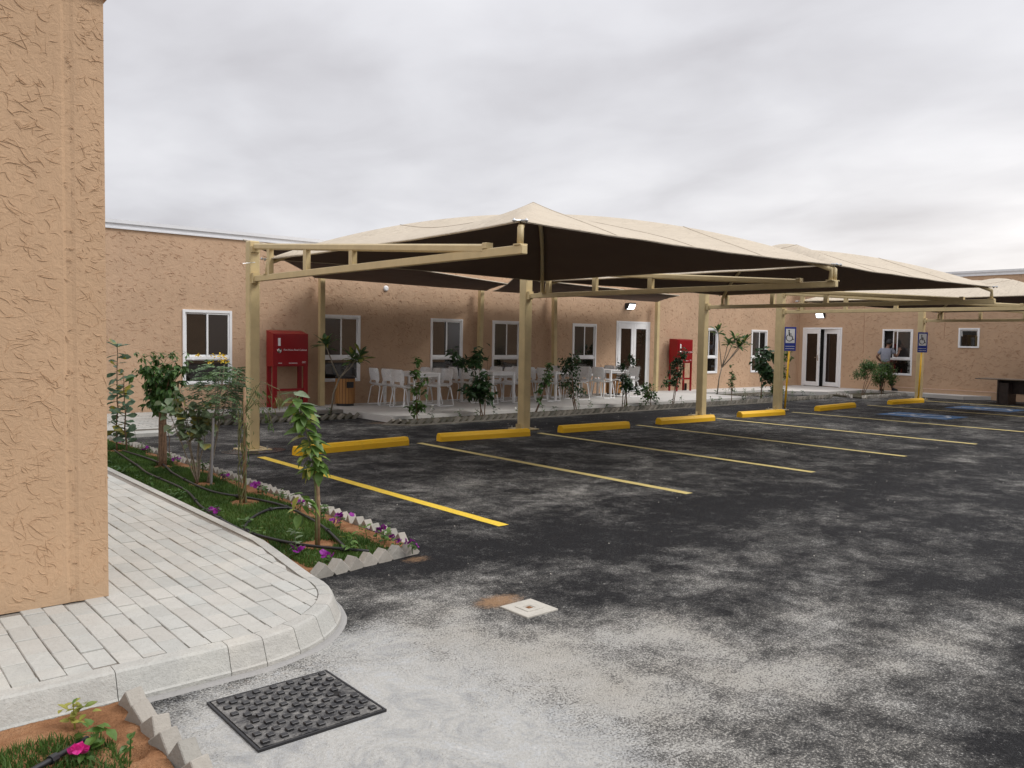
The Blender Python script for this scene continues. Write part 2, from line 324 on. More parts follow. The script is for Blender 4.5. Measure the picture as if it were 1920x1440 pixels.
class MB:
    def __init__(s): s.V = []; s.F = []; s.mi = []; s.k = 0
    def add(s, V, F, T=None):
        b = len(s.V)
        s.V += [tuple(T @ Vector(v)) if T is not None else tuple(v) for v in V]
        s.F += [tuple(i+b for i in f) for f in F]; s.mi += [s.k]*len(F); return s
    def box(s, x0, x1, y0, y1, z0, z1, T=None, bev=0.):
        if bev > 0:
            b = bev
            pts = []; 
            for z, ins in ((z0, b), (z0+b, 0), (z1-b, 0), (z1, b)):
                xa, xb, ya, yb = x0+ins, x1-ins, y0+ins, y1-ins
                c = b if ins == 0 else b*.3
                pts += [(xa+c, ya, z), (xb-c, ya, z), (xb, ya+c, z), (xb, yb-c, z), (xb-c, yb, z), (xa+c, yb, z), (xa, yb-c, z), (xa, ya+c, z)]
            F = [tuple(range(7, -1, -1)), tuple(range(24, 32))]
            for r in range(3):
                for i in range(8):
                    j = (i+1) % 8; F.append((r*8+i, r*8+j, r*8+8+j, r*8+8+i))
            return s.add(pts, F, T)
        V = [(x, y, z) for z in (z0, z1) for y in (y0, y1) for x in (x0, x1)]
        return s.add(V, [(0, 2, 3, 1), (4, 5, 7, 6), (0, 1, 5, 4), (2, 6, 7, 3), (0, 4, 6, 2), (1, 3, 7, 5)], T)
    def tube(s, P, R, n=8, cap=True, T=None):
        P = [Vector(p) for p in P]; R = R if isinstance(R, (list, tuple)) else [R]*len(P)
        V = []; up = None
        for i, p in enumerate(P):
            d = (P[min(i+1, len(P)-1)]-P[max(i-1, 0)]).normalized()
            if up is None: up = Vector((0, 0, 1)) if abs(d.z) < .9 else Vector((1, 0, 0))
            a = d.cross(up)
            if a.length < 1e-4: a = d.cross(Vector((0, 1, 0)))
            a.normalize(); b = a.cross(d).normalized(); up = b
            V += [tuple(p+R[i]*(math.cos(2*math.pi*k/n)*a+math.sin(2*math.pi*k/n)*b)) for k in range(n)]
        F = []
        for i in range(len(P)-1):
            for k in range(n): F.append((i*n+k, i*n+(k+1) % n, (i+1)*n+(k+1) % n, (i+1)*n+k))
        if cap: F += [tuple(range(n-1, -1, -1)), tuple(range((len(P)-1)*n, len(P)*n))]
        return s.add(V, F, T)
    def prism(s, poly, z0, z1, T=None):
        n = len(poly); V = [(*p, z0) for p in poly]+[(*p, z1) for p in poly]
        return s.add(V, [tuple(range(n-1, -1, -1)), tuple(range(n, 2*n))]+[(i, (i+1) % n, n+(i+1) % n, n+i) for i in range(n)], T)
    def lathe(s, prof, n=16, T=None):
        V = [(r*math.cos(2*math.pi*k/n), r*math.sin(2*math.pi*k/n), z) for r, z in prof for k in range(n)]
        F = [(i*n+k, i*n+(k+1) % n, (i+1)*n+(k+1) % n, (i+1)*n+k) for i in range(len(prof)-1) for k in range(n)]
        F += [tuple(range(n-1, -1, -1)), tuple(range((len(prof)-1)*n, len(prof)*n))]
        return s.add(V, F, T)
    def build(s, name, mats, parent=None, smooth=False, loc=(0, 0, 0), rot=(0, 0, 0)):
        return link(name, mesh_from(name, s.V, s.F, mats, s.mi, smooth), parent, loc, rot)
def link(name, me, parent=None, loc=(0, 0, 0), rot=(0, 0, 0), scale=None):
    o = bpy.data.objects.new(name, me); COL.objects.link(o); o.location = loc; o.rotation_euler = rot
    if scale: o.scale = scale
    if parent: o.parent = parent
    return o
def tag(o, label=None, cat=None, group=None, kind=None):
    if label: o['label'] = label
    if cat: o['category'] = cat
    if group: o['group'] = group
    if kind: o['kind'] = kind
    return o
def empty(name, loc, label=None, cat=None, group=None, rz=0., kind=None):
    o = bpy.data.objects.new(name, None); COL.objects.link(o); o.location = loc; o.rotation_euler = (0, 0, rz); o.empty_display_size = .1
    return tag(o, label, cat, group, kind)
def kids(o): return [c for c in KIDS.get(o.name, [])] if False else list(o.children)
def copy_tree(o, parent=None):
    c = o.copy(); COL.objects.link(c); c.parent = parent
    for ch in list(o.children): copy_tree(ch, c)
    return c
def Tm(loc, rz=0., ry=0., rx=0.): return Matrix.Translation(loc) @ Matrix.Rotation(rz, 4, 'Z') @ Matrix.Rotation(ry, 4, 'Y') @ Matrix.Rotation(rx, 4, 'X')
def text_part(txt, size, mat, parent, loc, rot, name='lettering', bold=False):
    cu = bpy.data.curves.new(name, 'FONT'); cu.body = txt; cu.size = size; cu.align_x = 'CENTER'; cu.align_y = 'CENTER'; cu.extrude = .0006; cu.resolution_u = 2
    o = bpy.data.objects.new(name, cu); COL.objects.link(o)
    dg = bpy.context.evaluated_depsgraph_get(); me = bpy.data.meshes.new_from_object(o.evaluated_get(dg)); bpy.data.objects.remove(o)
    me.materials.clear(); me.materials.append(mat)
    return link(name, me, parent, loc, rot)

# ------------------------------------------------------------------ ground
def ground():
    xs = np.concatenate([[-400, -120, -40, -15, -6, -3], np.arange(-2, 8, .08), np.arange(8, 34, .16), [36, 40, 60, 140, 400]])
    ys = np.concatenate([[-400, -120, -40, -12, -4, -1], np.arange(0, 8, .08), np.arange(8, 20, .16), [22, 30, 60, 140, 400]])
    X, Y = np.meshgrid(xs, ys); V = np.stack([X.ravel(), Y.ravel(), np.zeros(X.size)], 1)
    nx, ny = len(xs), len(ys); i = np.arange(nx-1)[None]+nx*np.arange(ny-1)[:, None]; i = i.ravel()
    F = np.stack([i, i+1, i+nx+1, i+nx], 1)
    me = np_mesh('ground', V, F, M_asph)
    X = X.ravel(); Y = Y.ravel()
    D = np.full(X.size, .17)
    def g(x, y, rx, ry, a, rot=0.):
        dx, dy = X-x, Y-y; c, s = math.cos(rot), math.sin(rot)
        u, v = (c*dx+s*dy)/rx, (-s*dx+c*dy)/ry
        return a*np.exp(-(u*u+v*v))
    # pale cement dust near the kerb, fading away from it
    for a in [(2.0, 3.3, 1.1, .8, .45), (2.7, 3.1, .7, .7, .16), (3.3, 2.2, .9, .7, .10), (2.9, 4.35, .45, .35, .16), (4.6, 3.35, .35, .22, .22), (3.6, 3.0, .35, .22, .24), (5.3, 2.5, .35, .18, .24), (4.2, 2.1, .5, .2, .24), (5.9, 3.6, .4, .15, .18), (7.6, 3.4, .5, .15, .16), (3.9, 4.6, .3, .12, .16), (2.6, 4.5, .25, .2, .14), (4.9, 6.9, 1.2, 1.6, .10), (6.4, 6.3, .8, .6, .10), (2.6, 2.5, .8, .8, .32), (2.75, 3.9, .7, .4, .28), (3.0, 2.9, .7, .6, .20), (3.9, 2.6, .8, .6, .24), (3.3, 2.0, .9, .5, .20), (4.7, 2.6, .8, .3, .22, .4),
              (5.6, 3.0, .9, .3, .20, .3), (5.0, 3.7, .8, .25, .14), (4.4, 1.7, 1.1, .25, .22, .2), (3.2, 4.3, .6, .4, .12), (6.6, 4.0, .8, .25, .14), (5.2, 1.9, 1., .2, .16), (3.0, 1.5, .9, .5, .12),
              # dark, newer tar
              (4.2, 4.8, 1.3, .55, -.24), (6.2, 4.9, 2.4, .55, -.25), (9., 4.6, 2.5, .5, -.20), (4.0, 3.8, .6, .25, -.14), (7.5, 2.8, 1.5, .8, -.12), (4.0, 5.9, .7, .3, -.14), (5.4, 3.1, .4, .3, -.12), (6.2, 2.2, 1.1, .5, -.16), (3.7, 1.2, .8, .4, -.14),
              # parking bays: greyer middles
              (5.9, 8.0, 1.1, 2.0, .14), (8.5, 8.2, 1.1, 2.0, .10), (11., 8.2, 1.0, 2.0, .09), (13.6, 8.2, 1.0, 2.0, .09), (16.4, 8., 1.2, 2., .10), (20., 8.0, 1.8, 2., .11), (24., 8., 1.8, 2., .11),
              (5.7, 9.9, 1.0, .25, -.10), (8.2, 9.6, 1.6, .35, -.10), (4.2, 8.2, .5, 1.2, -.12), (4.1, 9.8, .5, .8, .12), (4.6, 12.8, 1.0, .6, .12), (6.3, 13.2, 1.6, .9, .06),
              (11., 11.9, 2.9, .75, -.26), (15.5, 12.1, 3.5, .8, -.26), (20., 12.2, 2.0, .8, -.16), (22.5, 13.6, 2.2, .7, .20), (24.6, 12.4, 2.5, 1.2, .10), (8.3, 11.6, 1.3, .6, .06), (14., 5.6, 3.5, .4, -.16), (13., 3.5, 4, 1.2, -.04), (18., 5.2, 3., .6, .08)]:
        D += g(*a)
    for cx, cy, r_, a0, a1, k in ((9.5, 1.0, 6.2, .6, 2.2, .07), (9.5, 1.0, 6.45, .6, 2.2, .06), (13.5, 2.0, 7.2, 1.2, 2.4, .09), (13.5, 2.0, 7.45, 1.2, 2.4, .06), (6.0, -3.5, 7.4, .5, 1.9, -.09), (6.0, -3.5, 7.7, .5, 1.9, -.08)):
        dd = np.hypot(X-cx, Y-cy)-r_; an = np.arctan2(Y-cy, X-cx); D += k*np.exp(-(dd/.09)**2)*((an > a0) & (an < a1))
    C = np.full(X.size, -.6)
    C = np.maximum(C, 1.25*np.exp(-(np.abs((X-1.72)/.80)**3+np.abs((Y-3.05)/.64)**3)))
    C = np.maximum(C, 1.05*np.exp(-(((X-1.95)/.62)**4+((Y-2.45)/.55)**4)))
    C = np.maximum(C, 1.0*np.exp(-(np.abs((X-1.4)/.85)**3+np.abs((Y-2.5)/1.2)**3)))
    C = np.maximum(C, .75*np.exp(-(((X-2.2)/.35)**4+((Y-3.75)/.3)**4)))
    SA = np.maximum(1.0*np.exp(-(((X-3.24)/.20)**2+((Y-3.90)/.12)**2)), .7*np.exp(-(((X-3.38)/.16)**2+((Y-5.02)/.10)**2)))
    SA = np.maximum(SA, .55*np.exp(-(((X-1.25)/.16)**2+((Y-3.2)/.14)**2))); SA = np.maximum(SA, .5*np.exp(-(((X-8.3)/.5)**2+((Y-13.6)/.35)**2)))
    SA = np.maximum(SA, .42*np.exp(-(((X-1.7)/.7)**2+((Y-3.69)/.07)**2)))
    for nm, arr in (('dust', D), ('concrete', C), ('sand', SA)):
        a = me.attributes.new(nm, 'FLOAT', 'POINT'); a.data.foreach_set('value', arr.astype(np.float32))
    tag(link('asphalt_ground', me), 'black asphalt of the car park with patches of pale cement dust', kind='structure')
ground()

# painted bay lines (flat sheets 4 mm above the asphalt)
BAYX = [(4.60, 10.55, 5.48), (7.20, 10.65, 5.48), (9.73, 10.68, 5.48), (12.31, 10.68, 5.48), (14.92, 10.70, 5.48), (17.97, 10.74, 4.2), (22.0, 10.88, 4.2), (25.5, 10.9, 4.2)]
lab = ['brightest yellow bay line, nearest one, starting beside the near cream post', 'yellow bay line between the first and second wheel stops', 'yellow bay line between the second and third wheel stops', 'yellow bay line between the third and fourth wheel stops', 'yellow bay line between the fourth and fifth wheel stops', 'yellow bay line running beside the nearer blue accessible marking', 'yellow bay line between the two blue accessible markings', 'farthest yellow bay line, near the brown desk']
for (x, y1, y0), lb in zip(BAYX, lab):
    V = []; n = 60; w = .057
    for i in range(n+1):
        y = y0+(y1-y0)*i/n; a = mnoise.noise((x*3, y*6, 0))*.006; b = mnoise.noise((x*3+9, y*6, 0))*.006
        V += [(-w+a, y, .004), (w+b, y, .004)]
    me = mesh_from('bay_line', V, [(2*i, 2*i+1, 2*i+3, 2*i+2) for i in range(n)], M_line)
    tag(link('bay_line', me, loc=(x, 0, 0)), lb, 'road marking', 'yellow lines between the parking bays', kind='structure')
# accessible markings
def isa_symbol(mb, sc, th):
    """wheelchair symbol in the local plane: x right, y up, about 1 unit tall"""
    def strip(P, w):
        V = []
        for i, p in enumerate(P):
            a = Vector(P[max(i-1, 0)]); b = Vector(P[min(i+1, len(P)-1)]); d = (b-a).normalized(); nn = Vector((-d.y, d.x))
            for sg in (-1, 1): q_ = Vector(p)+nn*w/2*sg; V.append((q_.x*sc, q_.y*sc, 0)); 
        n = len(P); V += [(v[0], v[1], th) for v in V[:2*n]]
        F = []
        for i in range(n-1):
            F += [(2*n+2*i, 2*n+2*i+1, 2*n+2*i+3, 2*n+2*i+2), (2*i, 2*i+2, 2*n+2*i+2, 2*n+2*i), (2*i+1, 2*n+2*i+1, 2*n+2*i+3, 2*i+3)]
        F += [(0, 2*n, 2*n+1, 1), (2*n-2, 2*n-1, 4*n-1, 4*n-2)]
        mb.add(V, F)
    mb.lathe([(.065*sc, 0), (.065*sc, th)], 14, Matrix.Translation((-.10*sc, .44*sc, 0)))
    strip([(-.10, .36), (-.085, .22), (-.06, .02)], .10)
    strip([(-.07, .17), (.12, .16)], .07)
    strip([(-.06, .0), (.13, .0), (.16, -.02), (.25, -.30), (.34, -.27)], .075)
    P = [(-.02+.27*math.cos(a)-.03, -.16+.27*math.sin(a)) for a in np.linspace(math.radians(118), math.radians(355), 22)]
    strip(P, .06)
for cx_, cy_, lb in ((19.95, 8.55, 'faded blue square with white wheelchair symbol, nearer of two bays'), (23.75, 8.55, 'faded blue square with white wheelchair symbol, farther bay by the desk')):
    e = empty('accessible_marking', (cx_, cy_, .0), lb, 'road marking', 'blue accessible bay markings', kind='structure')
    V = []; n = 28
    me = MB(); P = []
    for k in range(4*n):
        t = k/n; s_i = int(t); q_ = t-s_i
        a = [(-.62+1.24*q_, -.80), (.62, -.80+1.6*q_), (.62-1.24*q_, .80), (-.62, .80-1.6*q_)][s_i]
        P.append((a[0]*(1+.05*mnoise.noise((k*.6, cx_, 0))), a[1]*(1+.05*mnoise.noise((k*.7, cx_, 5))), .004))
    me.add(P+[(0, 0, .004)], [(i, (i+1) % len(P), len(P)) for i in range(len(P))]); me.build('blue_panel', M_hc, e)
    mb = MB(); isa_symbol(mb, 1.45, .001); mb.build('wheelchair_symbol', M_hcw, e, loc=(0, 0, .007))

# ------------------------------------------------------------------ near pavement: pavers, kerb stones
PZ = .14
def kerb_path():
    P = [(x, 3.77) for x in np.arange(-2.0, 1.55, .1)]
    for a in np.linspace(-90, 0, 14):
        P.append((1.58+.84*math.cos(math.radians(a)), 4.61+.84*math.sin(math.radians(a))))
    P += [(2.42+.13*(y-4.65) if y < 5.7 else 2.557+.006*(y-5.7), y) for y in np.arange(4.70, 13.4, .1)]
    return [Vector(p) for p in P]
KP = kerb_path()
def inset(P, w):
    out = []
    for i, p in enumerate(P):
        d = (P[min(i+1, len(P)-1)]-P[max(i-1, 0)]).normalized(); out.append((p.x-d.y*w, p.y+d.x*w))
    return out
pave = tag(MB().prism(inset(KP, .085)+[(2.53, 14.0), (-2, 14.0)], .0, PZ-.0075).build('pavement', M_joint), 'grey block paved footpath beside the near tan wall', kind='structure')
def kerb_stone(P, i0, i1, gap=.005):
    """one kerb unit along the path indexes i0..i1, bevelled outer top"""
    prof = [(0, -.02), (0, .028), (.008, .036), (.040, .118), (.048, PZ-.006), (.062, PZ+.002), (.127, PZ+.003), (.127, -.02)]
    mb = MB(); V = []; k = len(prof); idx = list(range(i0, i1+1))
    for j, i in enumerate(idx):
        a = P[max(i-1, 0)]; b = P[min(i+1, len(P)-1)]; d = (b-a).normalized(); nn = Vector((-d.y, d.x)); p = P[i].copy()
        if j == 0: p += d*gap
        if j == len(idx)-1: p -= d*gap
        for o_, z in prof: V.append((p.x+nn.x*o_, p.y+nn.y*o_, z))
    F = [(j*k+m_, (j+1)*k+m_, (j+1)*k+(m_+1), j*k+m_+1) for j in range(len(idx)-1) for m_ in range(k-1)]
    F += [tuple(range(k)), tuple(range(len(V)-1, len(V)-k-1, -1))]
    mb.add(V, F); return mb
i = 0; j_ = 0
while i < len(KP)-3:
    if KP[i].x < 1.5 and KP[i].y < 3.9: stp = 5
    elif KP[i].y < 4.7: stp = 2
    else: stp = 5
    e_ = min(i+stp, len(KP)-1); kerb_stone(KP, i, e_, .0016+.001*random.random()).build('kerb_stone', M_kerb, pave); i = e_
# footing strip below the kerb
mb = MB(); V = []
for i, p in enumerate(KP):
    a = KP[max(i-1, 0)]; b = KP[min(i+1, len(KP)-1)]; d = (b-a).normalized(); nn = Vector((d.y, -d.x))
    if p.y > 4.9: break
    w = .022+.012*mnoise.noise((i*.4, 0, 0)); V += [(p.x-nn.x*.02, p.y-nn.y*.02, .0), (p.x-nn.x*.02, p.y-nn.y*.02, .012), (p.x+nn.x*w, p.y+nn.y*w, .008), (p.x+nn.x*(w+.03), p.y+nn.y*(w+.03), -.01)]
mb.add(V, [(4*i+a, 4*i+4+a, 4*i+5+a, 4*i+1+a) for i in range(len(V)//4-1) for a in range(3)]); mb.build('kerb_footing', M_grey, pave)
# pavers: courses run away from the camera
def inside_pave(x, y, m_=.135):
    if y < 3.77+m_: return False
    if x > 1.58 and y < 4.61: return (x-1.58)**2+(y-4.61)**2 < (.84-m_)**2
    lim = (2.42+.13*(y-4.65) if y < 5.7 else 2.557) if y > 4.65 else 2.42
    return x < lim-m_
pmeshes = []
for k in range(6):
    mb = MB(); T = Matrix.Rotation(random.uniform(-.01, .01), 4, 'Z'); mb.box(-.0504, .0504, -.1052, .1052, -.05, 0, T, bev=.0036)
    pmeshes.append(mesh_from('paver', mb.V, mb.F, M_paver))
pv = []
for ix in range(-12, 25):
    x = .047+ix*.1045; off = random.uniform(0, .2) if False else (.1 if ix % 2 else 0)+random.uniform(-.012, .012)
    off = random.uniform(0, .2)
    for iy in range(-1, 45):
        y = 3.80+off+iy*.2205
        if y > 13: break
        if x < 1.22 and y > 5.02: continue
        if x > 1.22 and x < 1.27 and y > 4.9: continue
        if inside_pave(x, y) and all(inside_pave(x+a*.045, y+b*.09, .128) for a in (-1, 1) for b in (-1, 1)): pv.append((x, y, None))
        elif inside_pave(x+0, y, .125) or any(inside_pave(x+a*.03, y+b*.08, .128) for a in (-1, 1) for b in (-1, 1)): pv.append((x, y, 'cut'))
vis = sorted(pv, key=lambda p: (p[0]**2+p[1]**2)+(100 if p[0] < .35-(5-p[1])*.2 and p[1] > 5.1 else 0)+(60 if p[0] < .5 and False else 0))
def in_view(x, y):
    d = Vector((x, y, PZ))-Vector((0, 0, H)); z_ = d.dot(fw); return z_ > 0 and d.dot(rr)/z_ > -.66
vis.sort(key=lambda p: (0 if in_view(p[0], p[1]) else 1, p[0]**2+p[1]**2))
def cut_mesh(x, y):
    """a paver trimmed to the kerb line by pushing its outside samples inward"""
    xs = np.linspace(x-.0495, x+.0495, 4); best = []
    top = []
    for xx in xs:
        ok = [yy for yy in np.linspace(y-.1065, y+.1065, 16) if inside_pave(xx, yy, .130)]
        top.append((min(ok), max(ok)) if ok else None)
    pts = [(xx, t) for xx, t in zip(xs, top) if t]
    if len(pts) < 2: return None
    poly = [(a, t[0]) for a, t in pts]+[(a, t[1]) for a, t in reversed(pts)]
    if max(p[1] for p in poly)-min(p[1] for p in poly) < .03: return None
    return [(px_-x, py_-y) for px_, py_ in poly]
rest = MB(); cnt = 0
for x, y, kd in vis:
    x += .004*mnoise.noise((x*2, y*1.3, 0)); zt = PZ-.001+random.uniform(-.003, .003)
    if kd == 'cut':
        poly = cut_mesh(x, y)
        if not poly: continue
        mb = MB().prism(poly, -.05, 0)
        if cnt < 290: mb.build('paver', M_paver, pave, loc=(x, y, zt)); cnt += 1
        else: rest.prism([(a+x, b+y) for a, b in poly], zt-.05, zt)
    elif cnt < 290:
        link('paver', random.choice(pmeshes), pave, (x, y, zt), (random.uniform(-.006, .006), random.uniform(-.008, .008), random.uniform(-.012, .012))); cnt += 1
    elif x > -.6:
        rest.box(-.0500, .0500, -.1065, .1065, -.05, 0, Tm((x, y, zt), random.uniform(-.01, .01), random.uniform(-.006, .006)), bev=.004)
q = concrete('paver_concrete_rest', (.37, .375, .355), (.54, .545, .515), 5., .003, 0)
qn = Mat('x'); bpy.data.materials.remove(qn.m)
rb = rest.build('paver_field', q, pave); rb['kind'] = 'stuff'

# ------------------------------------------------------------------ stucco ridge strokes
def ridges(n, umin, umax, zmin, zmax, lmin, lmax, w, h, avoid=(), seg=6, horiz=.55):
    """curved trowel ridges as little tent-shaped ribbons in local (u, out, z)"""
    V = []; F = []
    for _ in range(n):
        u = random.uniform(umin, umax); z = random.uniform(zmin, zmax)
        L = random.uniform(lmin, lmax)*(random.random()**.7*.8+.3); a = random.gauss(0, horiz)+(math.pi if random.random() < .5 else 0); cur = random.gauss(0, 1.1)
        if any(x0-.03-L < u < x1+.03+L and z0-.03-L*.6 < z < z1+.03+L*.6 for x0, x1, z0, z1 in avoid): continue
        ww = w*random.uniform(.6, 1.3); hh = h*random.uniform(.5, 1.2); b = len(V); p = Vector((u, z)); bad = False
        for i in range(seg+1):
            t = i/seg; ang = a+cur*(t-.5)+.35*mnoise.noise((u*9+t*2, z*9, 0)); d = Vector((math.cos(ang), math.sin(ang)))
            if i: p = p+d*L/seg
            nn = Vector((-d.y, d.x)); tp = math.sin(math.pi*(t*.9+.08))**.6; q0 = p+nn*ww*tp; q1 = p-nn*ww*tp*.5
            if not (umin <= p.x <= umax and zmin <= p.y <= zmax): bad = True
            V += [(q0.x, .0005, q0.y), (p.x, -hh*tp, p.y), (q1.x, .0005, q1.y)]
        if bad: del V[b:]; continue
        for i in range(seg):
            k = b+3*i; F += [(k, k+1, k+4, k+3), (k+1, k+2, k+5, k+4)]
    return V, F

# ------------------------------------------------------------------ near building (tan wall at the left edge)
nb = empty('near_building', (1.27, 4.97, PZ), 'tan stucco building corner filling the left edge, with trowel ridges', 'building')
mb = MB()
x_r, gx0, gx1 = 0., -.205, -.155
ZT = 3.30
for (a, b) in ((-4.2, gx0-.006), (gx1+.006, x_r)):
    mb.box(a, b, 0, .2, 0, ZT)
n_ = 120; V = []
for k in range(n_+1):
    z = ZT*k/n_; w1 = .004*mnoise.noise((z*7, 1, 0)); w2 = .004*mnoise.noise((z*7, 5, 0))
    V += [(gx0-.006, 0, z), (gx0+.010+w1, .0055, z), (gx1-.014+w2, .0045, z), (gx1+.006, 0, z)]
mb.add(V, [(4*k+a, 4*k+a+1, 4*k+a+5, 4*k+a+4) for k in range(n_) for a in range(3)]); mb.box(gx0-.01, gx1+.01, .008, .2, 0, ZT)
mb.box(-.2, x_r-.001, .2, 4.0, 0, ZT)
mb.build('wall', M_near, nb)
V, F = ridges(760, -.62, -.215, 0.03, ZT, .03, .13, .0030, .0034, seg=8, horiz=.8)
V2, F2 = ridges(480, -.15, .004, 0.03, ZT, .02, .09, .0030, .0032, seg=7, horiz=1.0)
V3, F3 = ridges(90, -.21, -.15, 0.03, ZT, .015, .04, .003, .004, seg=4, horiz=1.2)
o = mesh_from('trowel_ridges', V+V2+V3, F+[tuple(i+len(V) for i in f) for f in F2]+[tuple(i+len(V)+len(V2) for i in f) for f in F3], M_ridge, smooth=True)
link('trowel_ridges', o, nb)['kind'] = 'stuff'
MB().box(-4.2, .025, -.03, 4.0, ZT, ZT+.3).build('roof_edge', M_ridge, nb)
# ------------------------------------------------------------------ main building
bd = empty('long_building', (0, 16.6, 0), 'long single storey tan stucco building with white windows and roof edge', 'building')
YA, XB = 16.6, 28.0
WZ = (.64, 2.10)
winA = [(5.64, 6.60, 'R'), (8.62, 9.57, 'L'), (11.53, 12.47, 'R'), (13.45, 14.38, 'L'), (16.33, 17.26, 'L'), (22.12, 23.06, 'L'), (25.02, 25.97, 'L')]
doorA = (18.13, 19.60, .12, 2.22)
openA = [(a, b, *WZ) for a, b, _ in winA]+[doorA]; openA.sort()
def wall_with_openings(mb, u0, u1, z0, z1, ops, T, depth=.09):
    """front faces around openings plus their reveals, wall plane at local y=0"""
    us = [u0]+[v for o_ in ops for v in o_[:2]]+[u1]
    def qd(a, b, c, d): mb.add([(a, 0, c), (b, 0, c), (b, 0, d), (a, 0, d)], [(0, 1, 2, 3)], T)
    p = u0
    for (a, b, c, d) in ops:
        qd(p, a, z0, z1); 
        if c > z0: qd(a, b, z0, c)
        qd(a, b, d, z1)
        for V in ([(a, 0, c), (a, depth, c), (a, depth, d), (a, 0, d)], [(b, 0, c), (b, 0, d), (b, depth, d), (b, depth, c)], [(a, 0, d), (a, depth, d), (b, depth, d), (b, 0, d)], [(a, 0, c), (b, 0, c), (b, depth, c), (a, depth, c)]):
            mb.add(V, [(0, 1, 2, 3)], T)
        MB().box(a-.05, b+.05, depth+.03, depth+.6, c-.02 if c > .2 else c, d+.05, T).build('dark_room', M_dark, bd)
        p = b
    qd(p, u1, z0, z1)
mb = MB(); mb2 = MB()
TA = Tm((0, 0, 0)); wall_with_openings(mb, -8, XB, 0, 3.56, openA, TA)
mb.box(-8, XB, .7, .9, 0, 3.56)
mb.build('wall', M_far, bd)
# wall B faces -X; local u = distance toward the camera from the inner corner
TB = Matrix.Translation((XB, 0, 0)) @ Matrix.Rotation(-math.pi/2, 4, 'Z')
opB = [(.23, 1.72, .12, 2.24), (3.20, 4.20, .66, 2.18), (5.65, 6.25, 1.62, 2.22)]
mb = MB(); wall_with_openings(mb, 0, 20, 0, 3.86, opB, TB); mb.box(-9, 20, .7, .9, 0, 3.86, TB); mb.build('wall', M_far, bd)
# plinth with its ledge; the light on it is put into a paler colour
mb = MB(); mb.add([(3.70, -.03, 0), (20, -.03, 0), (20, -.03, .235), (3.70, -.03, .235), (3.70, 0, 0), (3.70, 0, .235)], [(0, 1, 2, 3), (4, 0, 3, 5)], TB); mb.build('plinth', M_far, bd)
MB().box(3.69, 20, -.04, 0, .236, .262, TB).build('ledge', simple('ledge_lit', (.62, .45, .34), .8, var=.1), bd)
# roof edge: stepped white fascia
for T, a, b, zz in ((TA, -8, XB-.12, 3.56), (TB, 0.12, 20, 3.86)):
    mb = MB(); mb.box(a, b, -.035, .12, zz, zz+.025, T); mb.box(a, b, -.02, .12, zz+.025, zz+.10, T); mb.box(a, b, -.05, .12, zz+.10, zz+.165, T); mb.build('fascia', M_fascia, bd)
    MB().box(a, b, .13, .9, zz-.1, zz+.12, T).build('roof', M_fascia, bd)
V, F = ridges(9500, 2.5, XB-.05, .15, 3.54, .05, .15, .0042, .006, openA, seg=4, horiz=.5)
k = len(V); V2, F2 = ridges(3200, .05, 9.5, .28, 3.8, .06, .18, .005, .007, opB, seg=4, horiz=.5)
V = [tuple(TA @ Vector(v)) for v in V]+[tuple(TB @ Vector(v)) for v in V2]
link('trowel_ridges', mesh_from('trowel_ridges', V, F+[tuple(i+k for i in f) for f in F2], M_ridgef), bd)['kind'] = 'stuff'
# downpipe crack lines on wall B
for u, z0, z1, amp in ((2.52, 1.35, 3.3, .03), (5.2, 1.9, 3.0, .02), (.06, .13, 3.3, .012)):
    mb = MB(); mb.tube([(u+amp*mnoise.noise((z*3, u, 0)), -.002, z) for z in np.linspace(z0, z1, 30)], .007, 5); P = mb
    P.V = [tuple(TB @ Vector(v)) for v in P.V]; P.build('plaster_seam', M_ridgef, bd)

